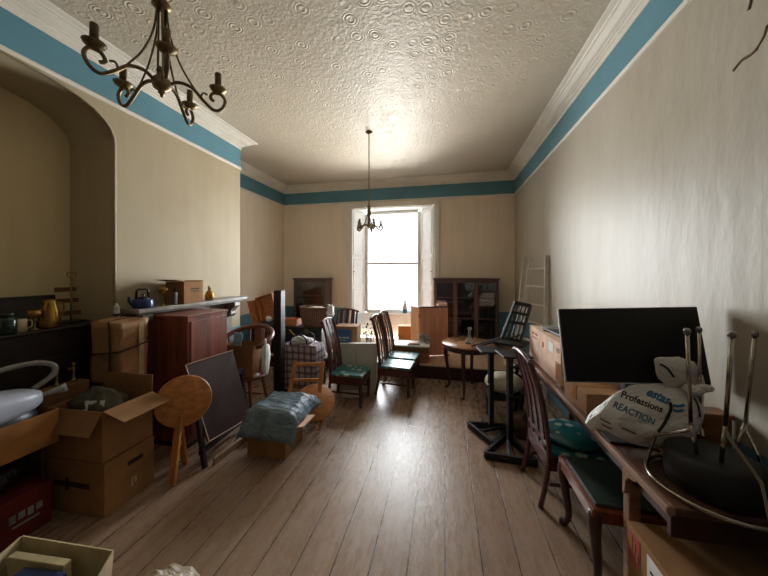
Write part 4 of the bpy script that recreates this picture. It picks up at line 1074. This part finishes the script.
b = B(); b.bar((-2.085,1.885,.22), (-2.18,2.055,.22), .016, .03); part('crossbar', b, 'pine', t, world=True)

# leaning drop leaf table
t = thing('drop_leaf_table', 'dark folded drop leaf table with pale edges beside the mahogany cabinet', 'table', (-2.05, 2.38, 0))
TLp, TRp, BRp, BLp = Vector((-2.20,2.10,.845)), Vector((-2.14,2.60,.845)), Vector((-1.96,2.64,.16)), Vector((-1.99,2.13,.19))
b = B(); b.slab4([BLp, BRp, TRp, TLp], .02); part('leaf', b, 'panel', t, world=True)
b = B()
for a_, b_ in ((TLp,TRp), (BLp,BRp), (TLp,BLp)): b.bar(a_+Vector((.004,0,.0)), b_+Vector((.004,0,0)), .010, .010)
part('leaf_edge', b, 'paneledge', t, 'pale worn edge', world=True)
for p in ((-1.98,2.08), (-2.02,2.70)):
    b = B(); b.bar((p[0],p[1],0), (p[0]-.12,p[1]+.02,.62), .035, .035); part('leg', b, 'blackwood', t, world=True)
b = B(); b.bar((-2.05,2.1,.10), (-2.07,2.70,.10), .03, .04); part('rail', b, 'blackwood', t, world=True)
b = B(); b.bar((-2.12,2.12,.6), (-2.12,2.7,.6), .03, .06); part('rail', b, 'blackwood', t, world=True)
b = B(); q0, q1 = Vector((-1.93,2.12,.015)), Vector((-1.90,2.62,.015)); b.bar(q0, q1, .02, .09)
for v_ in b.bm.verts: pass
single('floor_plank', b, 'plank', 'loose pale plank on the floor under the drop leaf table', 'plank', (-1.915,2.37,0))
b = B(); b.blob((-1.86, 2.55, .055), .07, .06, .05, .25, 3, 31, flatb=.05); single('cloth_scrap', b, 'cloth_grey', 'crumpled grey rag on the floor beside the plank', 'rag', (-1.86,2.55,0))

# carton under grey plastic
t = carton('covered_carton', 'cardboard carton on the floor covered by a grey plastic sheet', 'box', (-1.56, 2.47, 0), (.38, .32, .335), R(0), tape=False)
b = B(); b.slab4([(.14,-.20,.285), (.19,.02,.30), (.40,.0,.34), (.37,-.17,.315)], .006); part('torn_flap', b, 'card_pale', t, 'torn raised flap')
b = B(); b.box((-.03,-.1615,.17), (.05,.002,.33), bev=0); part('tape', b, 'tape', t)
def sheetf(u, v):
    x = -1.80+u*.56; y = 2.215+v*.565; e = min(u, 1-u, v, 1-v)
    z = .352+.085*min(1, e*5)**.7+.012*noise.noise(Vector((u*6, v*14, 3)))+.018*noise.noise(Vector((u*4+v*6, u*2-v*3, 7)))
    if v < .14: z -= (.14-v)*1.0
    if u > .9: z -= (u-.9)*.35
    if u < .08: z -= (.08-u)*.6
    return (x+.02*noise.noise(Vector((v*4,1,u))), y+.015*noise.noise(Vector((u*5,2,v))), z)
b = B(); b.sheet(sheetf, 44, 36); single('plastic_sheet', b, 'binbag', 'shiny grey plastic sack draped over the floor carton', 'sack', (-1.5,2.5,.345), solid=.003)

# pine chair with round seat
t = thing('pine_chair', 'small pine folding chair with round seat behind the plastic covered carton', 'chair', (-1.45, 2.95, 0))
for a_, b_ in (((-1.68,2.80,.02), (-1.665,3.02,.635)), ((-1.36,2.90,.02), (-1.365,3.10,.63))):
    b = B(); b.bar(a_, b_, .045, .022); part('upright', b, 'pine', t, world=True)
for z, y in ((.60,.0),(.44,-.05)):
    b = B(); b.bar((-1.665,3.01+y,z), (-1.365,3.09+y,z), .02, .035); part('crossbar', b, 'pine', t, world=True)
m = disc_m((-1.37, 2.90, .25), (.30,-.55,.80))
b = B(); b.lathe([(0,-.011), (.205,-.011), (.212,-.005), (.212,.007), (.205,.012), (0,.012)], seg=44)
bmesh.ops.transform(b.bm, matrix=m, verts=b.bm.verts[:]); part('seat', b, 'pineseat', t, world=True)
for a_, b_ in (((-1.52,2.72,.02), (-1.47,3.05,.30)), ((-1.27,2.78,.02), (-1.28,3.08,.30))):
    b = B(); b.bar(a_, b_, .03, .022); part('leg', b, 'pine', t, world=True)

# bow back armchair and its load
t = thing('bow_armchair', 'red brown bow back wooden armchair behind the drop leaf table', 'armchair', (-2.34, 3.08, 0))
C = Vector((-2.34, 3.08, 0))
def bow(a, z, r=.30): return C+Vector((r*math.sin(a), r*.9*math.cos(a), z))
q = [bow(R(d), .80+.15*max(0, math.cos(R(d)*.8))) for d in range(-125, 126, 10)]
b = B(); b.tube(q, .026, 8, flat=1.2); part('bow_rail', b, 'redwood', t, world=True)
b = B(); b.lathe([(0,.40), (.24,.40), (.255,.41), (.255,.43), (.24,.44), (0,.445)], C, 36); part('seat', b, 'redwood', t, world=True)
b = B(); p0, p1 = bow(0,.44,.24), bow(0,.93,.29); b.bar(p0, p1, .2, .012); part('splat', b, 'redwood', t, world=True)
for d in (-110,-80,-50,-26,26,50,80,110):
    b = B(); b.bar(bow(R(d),.43,.235), bow(R(d),.80+.15*max(0, math.cos(R(d)*.8)),.298), .016, .016); part('spindle', b, 'redwood', t, world=True)
for d in (-135,-45,45,135):
    b = B(); b.tube([bow(R(d),.41,.18), bow(R(d),.2,.215), bow(R(d),0,.25)], [.022,.018,.014], 8); part('leg', b, 'redwood', t, world=True)
b = B(); b.bar(bow(R(-90),.2,.2), bow(R(90),.2,.2), .018, .018); part('stretcher', b, 'redwood', t, world=True)
open_box('seat_carton', 'brown open carton sitting on the bow back armchair', 'box', (-2.32, 3.0, .45), (.40, .24, .36), R(2), [], group=None)
b = B(); b.blob((-2.045, 3.02, .66), .03, .08, .2, .18, 2.4, 41); single('tissue_paper', b, 'paper', 'white tissue paper wedged between the armchair carton and the arm', 'paper', (-2.045,3.02,.46))
b = B(); b.box((-2.41, 3.0, .76), (.11,.012,.34), Matrix.Rotation(R(8),4,'Y'), .002); single('card_folder', b, 'bluetissue', 'pale blue card folder standing in the armchair carton', 'folder', (-2.41,2.99,.55))
b = B(); b.blob((-2.15, 2.97, .465), .05, .06, .03, .2, 3, 44, flatb=.025); single('white_cup_wrap', b, 'cloth_white', 'crumpled white cloth on the armchair seat beside the carton', 'cloth', (-2.15,2.97,.445))

# tall black speaker
t = thing('floor_speaker', 'tall slim black floor speaker beside the tartan bag', 'speaker', (-2.2, 3.52, 0))
b = B(); b.box((-2.2, 3.56, .71), (.11, .11, 1.38), bev=.006); part('body', b, 'black', t, world=True)
b = B(); b.box((-2.2, 3.503, .76), (.095, .012, 1.2), bev=.004); part('grille', b, 'ebony', t, world=True)
b = B(); b.box((-2.2, 3.55, .012), (.22, .24, .024), bev=.004); part('base', b, 'blackgloss', t, world=True)
# tartan shopping bag
t = thing('tartan_bag', 'checked tartan shopping bag full of things beside the black speaker', 'bag', (-2.04, 3.92, 0))
b = B(); t_ = bmesh.new(); bmesh.ops.create_cube(t_, size=1); bmesh.ops.subdivide_edges(t_, edges=t_.edges[:], cuts=8, use_grid_fill=True)
for v_ in t_.verts:
    k = v_.co.z+.5; q = Vector((v_.co.x*.56*(1.06-.12*k), v_.co.y*.3*(1.1-.15*k), k*.60)); nz = Vector((noise.noise(q*5), noise.noise(q*5+Vector((3,0,0))), noise.noise(q*5+Vector((0,7,0)))))
    q += nz*.03; q.z = max(0.0, q.z) if k > .01 else 0.0; v_.co = q
idx = {v_: i for i, v_ in enumerate(t_.verts)}; b.add([v_.co.copy() for v_ in t_.verts], [[idx[q] for q in f.verts] for f in t_.faces], True); t_.free()
part('body', b, 'tartan', t)
for s in (-1,1):
    b = B(); b.tube(bez([(-.13,s*.12,.56), (-.11,s*.13,.70), (.0,s*.12,.75), (.11,s*.13,.70), (.13,s*.12,.56)], 6), .011, 6); part('handle', b, 'black', t)
b = B(); b.blob((-2.05,3.90,.645), .16, .08, .07, .3, 3, 51); single('white_sheet', b, 'cloth_white', 'crumpled white linen on top of the tartan bag', 'cloth', (-2.03,3.9,.58))
# black chest with case, basket, strap, cloths
t = thing('travel_chest', 'black trunk under the wooden case and wicker basket', 'trunk', (-2.75, 4.9, .2))
b = B(); b.box((0,0,.22), (1.35,.5,.44), bev=.012); part('body', b, 'black', t)
b = B(); b.box((0,0,.465), (1.37,.52,.05), bev=.012); part('lid', b, 'black', t)
for x in (-.4,.4):
    b = B(); b.box((x,-.266,.42), (.07,.014,.09), bev=.004); part('latch', b, 'antique', t)
t = thing('wooden_case', 'open wooden case propped on its side in the corner', 'case', (-3.15, 4.8, .69))
mc = Matrix.Translation((-3.17, 4.78, 1.005)) @ Matrix.Rotation(R(-16), 4, 'Y') @ Matrix.Rotation(R(-12), 4, 'Z')
def cpart(nm, boxes, mt):
    b = B()
    for c, s_ in boxes: b.box(c, s_, bev=.004)
    bmesh.ops.transform(b.bm, matrix=mc, verts=b.bm.verts[:]); return part(nm, b, mt, t, world=True)
cpart('back_board', [((0,.06,0), (.42,.016,.46))], 'casewood')
cpart('frame', [((-.205,0,0), (.018,.14,.46)), ((.205,0,0), (.018,.14,.46)), ((0,0,.222), (.42,.14,.018)), ((0,0,-.222), (.42,.14,.018))], 'casewood')
cpart('lid', [((-.27,-.10,-.02), (.016,.2,.44))], 'casewood')
b = B(); b.blob((-3.12,4.70,.80), .06, .03, .05, .3, 3, 61); single('paper_ball', b, 'paper', 'scrap of white paper inside the open wooden case', 'paper', (-3.12,4.70,.75))
t = thing('wooden_tray', 'small empty wooden drawer lying on the black trunk', 'drawer', (-2.74, 4.82, .69))
b = B(); b.box((0,0,.008), (.3,.22,.014), bev=.002)
for s in (-1,1): b.box((s*.145,0,.06), (.014,.22,.11), bev=.002); b.box((0,s*.105,.06), (.28,.014,.11), bev=.002)
part('body', b, 'casewood', t)
b = B(); b.blob((0,-.122,.06), .012,.012,.012,0); part('knob', b, 'antique', t)
t = thing('wicker_basket', 'oval brown wicker basket on the black trunk below the corner cabinet', 'basket', (-2.24, 4.82, .69)); t.scale = (1.12,1.1,1.1)
b = B(); b.lathe([(0,.004), (.22,.0), (.27,.06), (.30,.2), (.305,.29), (.30,.305), (.285,.29), (.27,.2), (.24,.04), (0,.03)], seg=44, sx=.88, sy=.72); part('body', b, 'wicker', t)
b = B(); b.tube([(.27*math.cos(a_/28*6.283), .219*math.sin(a_/28*6.283), .305) for a_ in range(28)], .014, 8, closed=True); part('rim', b, 'wicker', t)
b = B(); b.blob((-1.95,4.74,.97), .06, .08, .11, .5, 2.6, 71); single('linen_cloth', b, 'cloth_white', 'bright white cloth hanging over the end of the wicker basket', 'cloth', (-1.97,4.78,.9))
b = B(); b.blob((-2.26,4.84,.99), .17, .09, .045, .3, 3, 73); single('paper_sheet', b, 'paper', 'crumpled white paper in the mouth of the wicker basket', 'paper', (-2.26,4.84,.96))
b = B(); b.tube(bez([(-2.62,4.55,.66), (-2.55,4.53,.60), (-2.47,4.52,.565), (-2.38,4.52,.57)], 6), .018, 6, flat=.5); single('yellow_strap', b, 'yellow', 'yellow webbing strap hanging on the front of the black trunk', 'strap', (-2.5,4.52,.56))
t = thing('grey_bundle', 'bundle of grey cloths on the bay step behind the tartan bag', 'cloth', (-2.2, 4.35, 0))
b = B(); b.blob((0,0,.27), .26, .15, .28, .3, 3, 77, flatb=.27); part('body', b, 'cloth_grey', t)
# white oddments under the chairs
b = B(); b.blob((-1.42,3.30,.05), .07, .05, .05, .25, 3, 81, flatb=.045); single('white_slipper', b, 'cloth_white', 'crumpled white cloth on the floor by the front teal chair', 'cloth', (-1.42,3.3,0))
b = B(); b.box((-1.22,3.66,.035), (.24,.1,.07), .2, .012); single('paper_packet', b, 'paper', 'white paper packet on the floor under the front teal chair', 'packet', (-1.22,3.66,0))
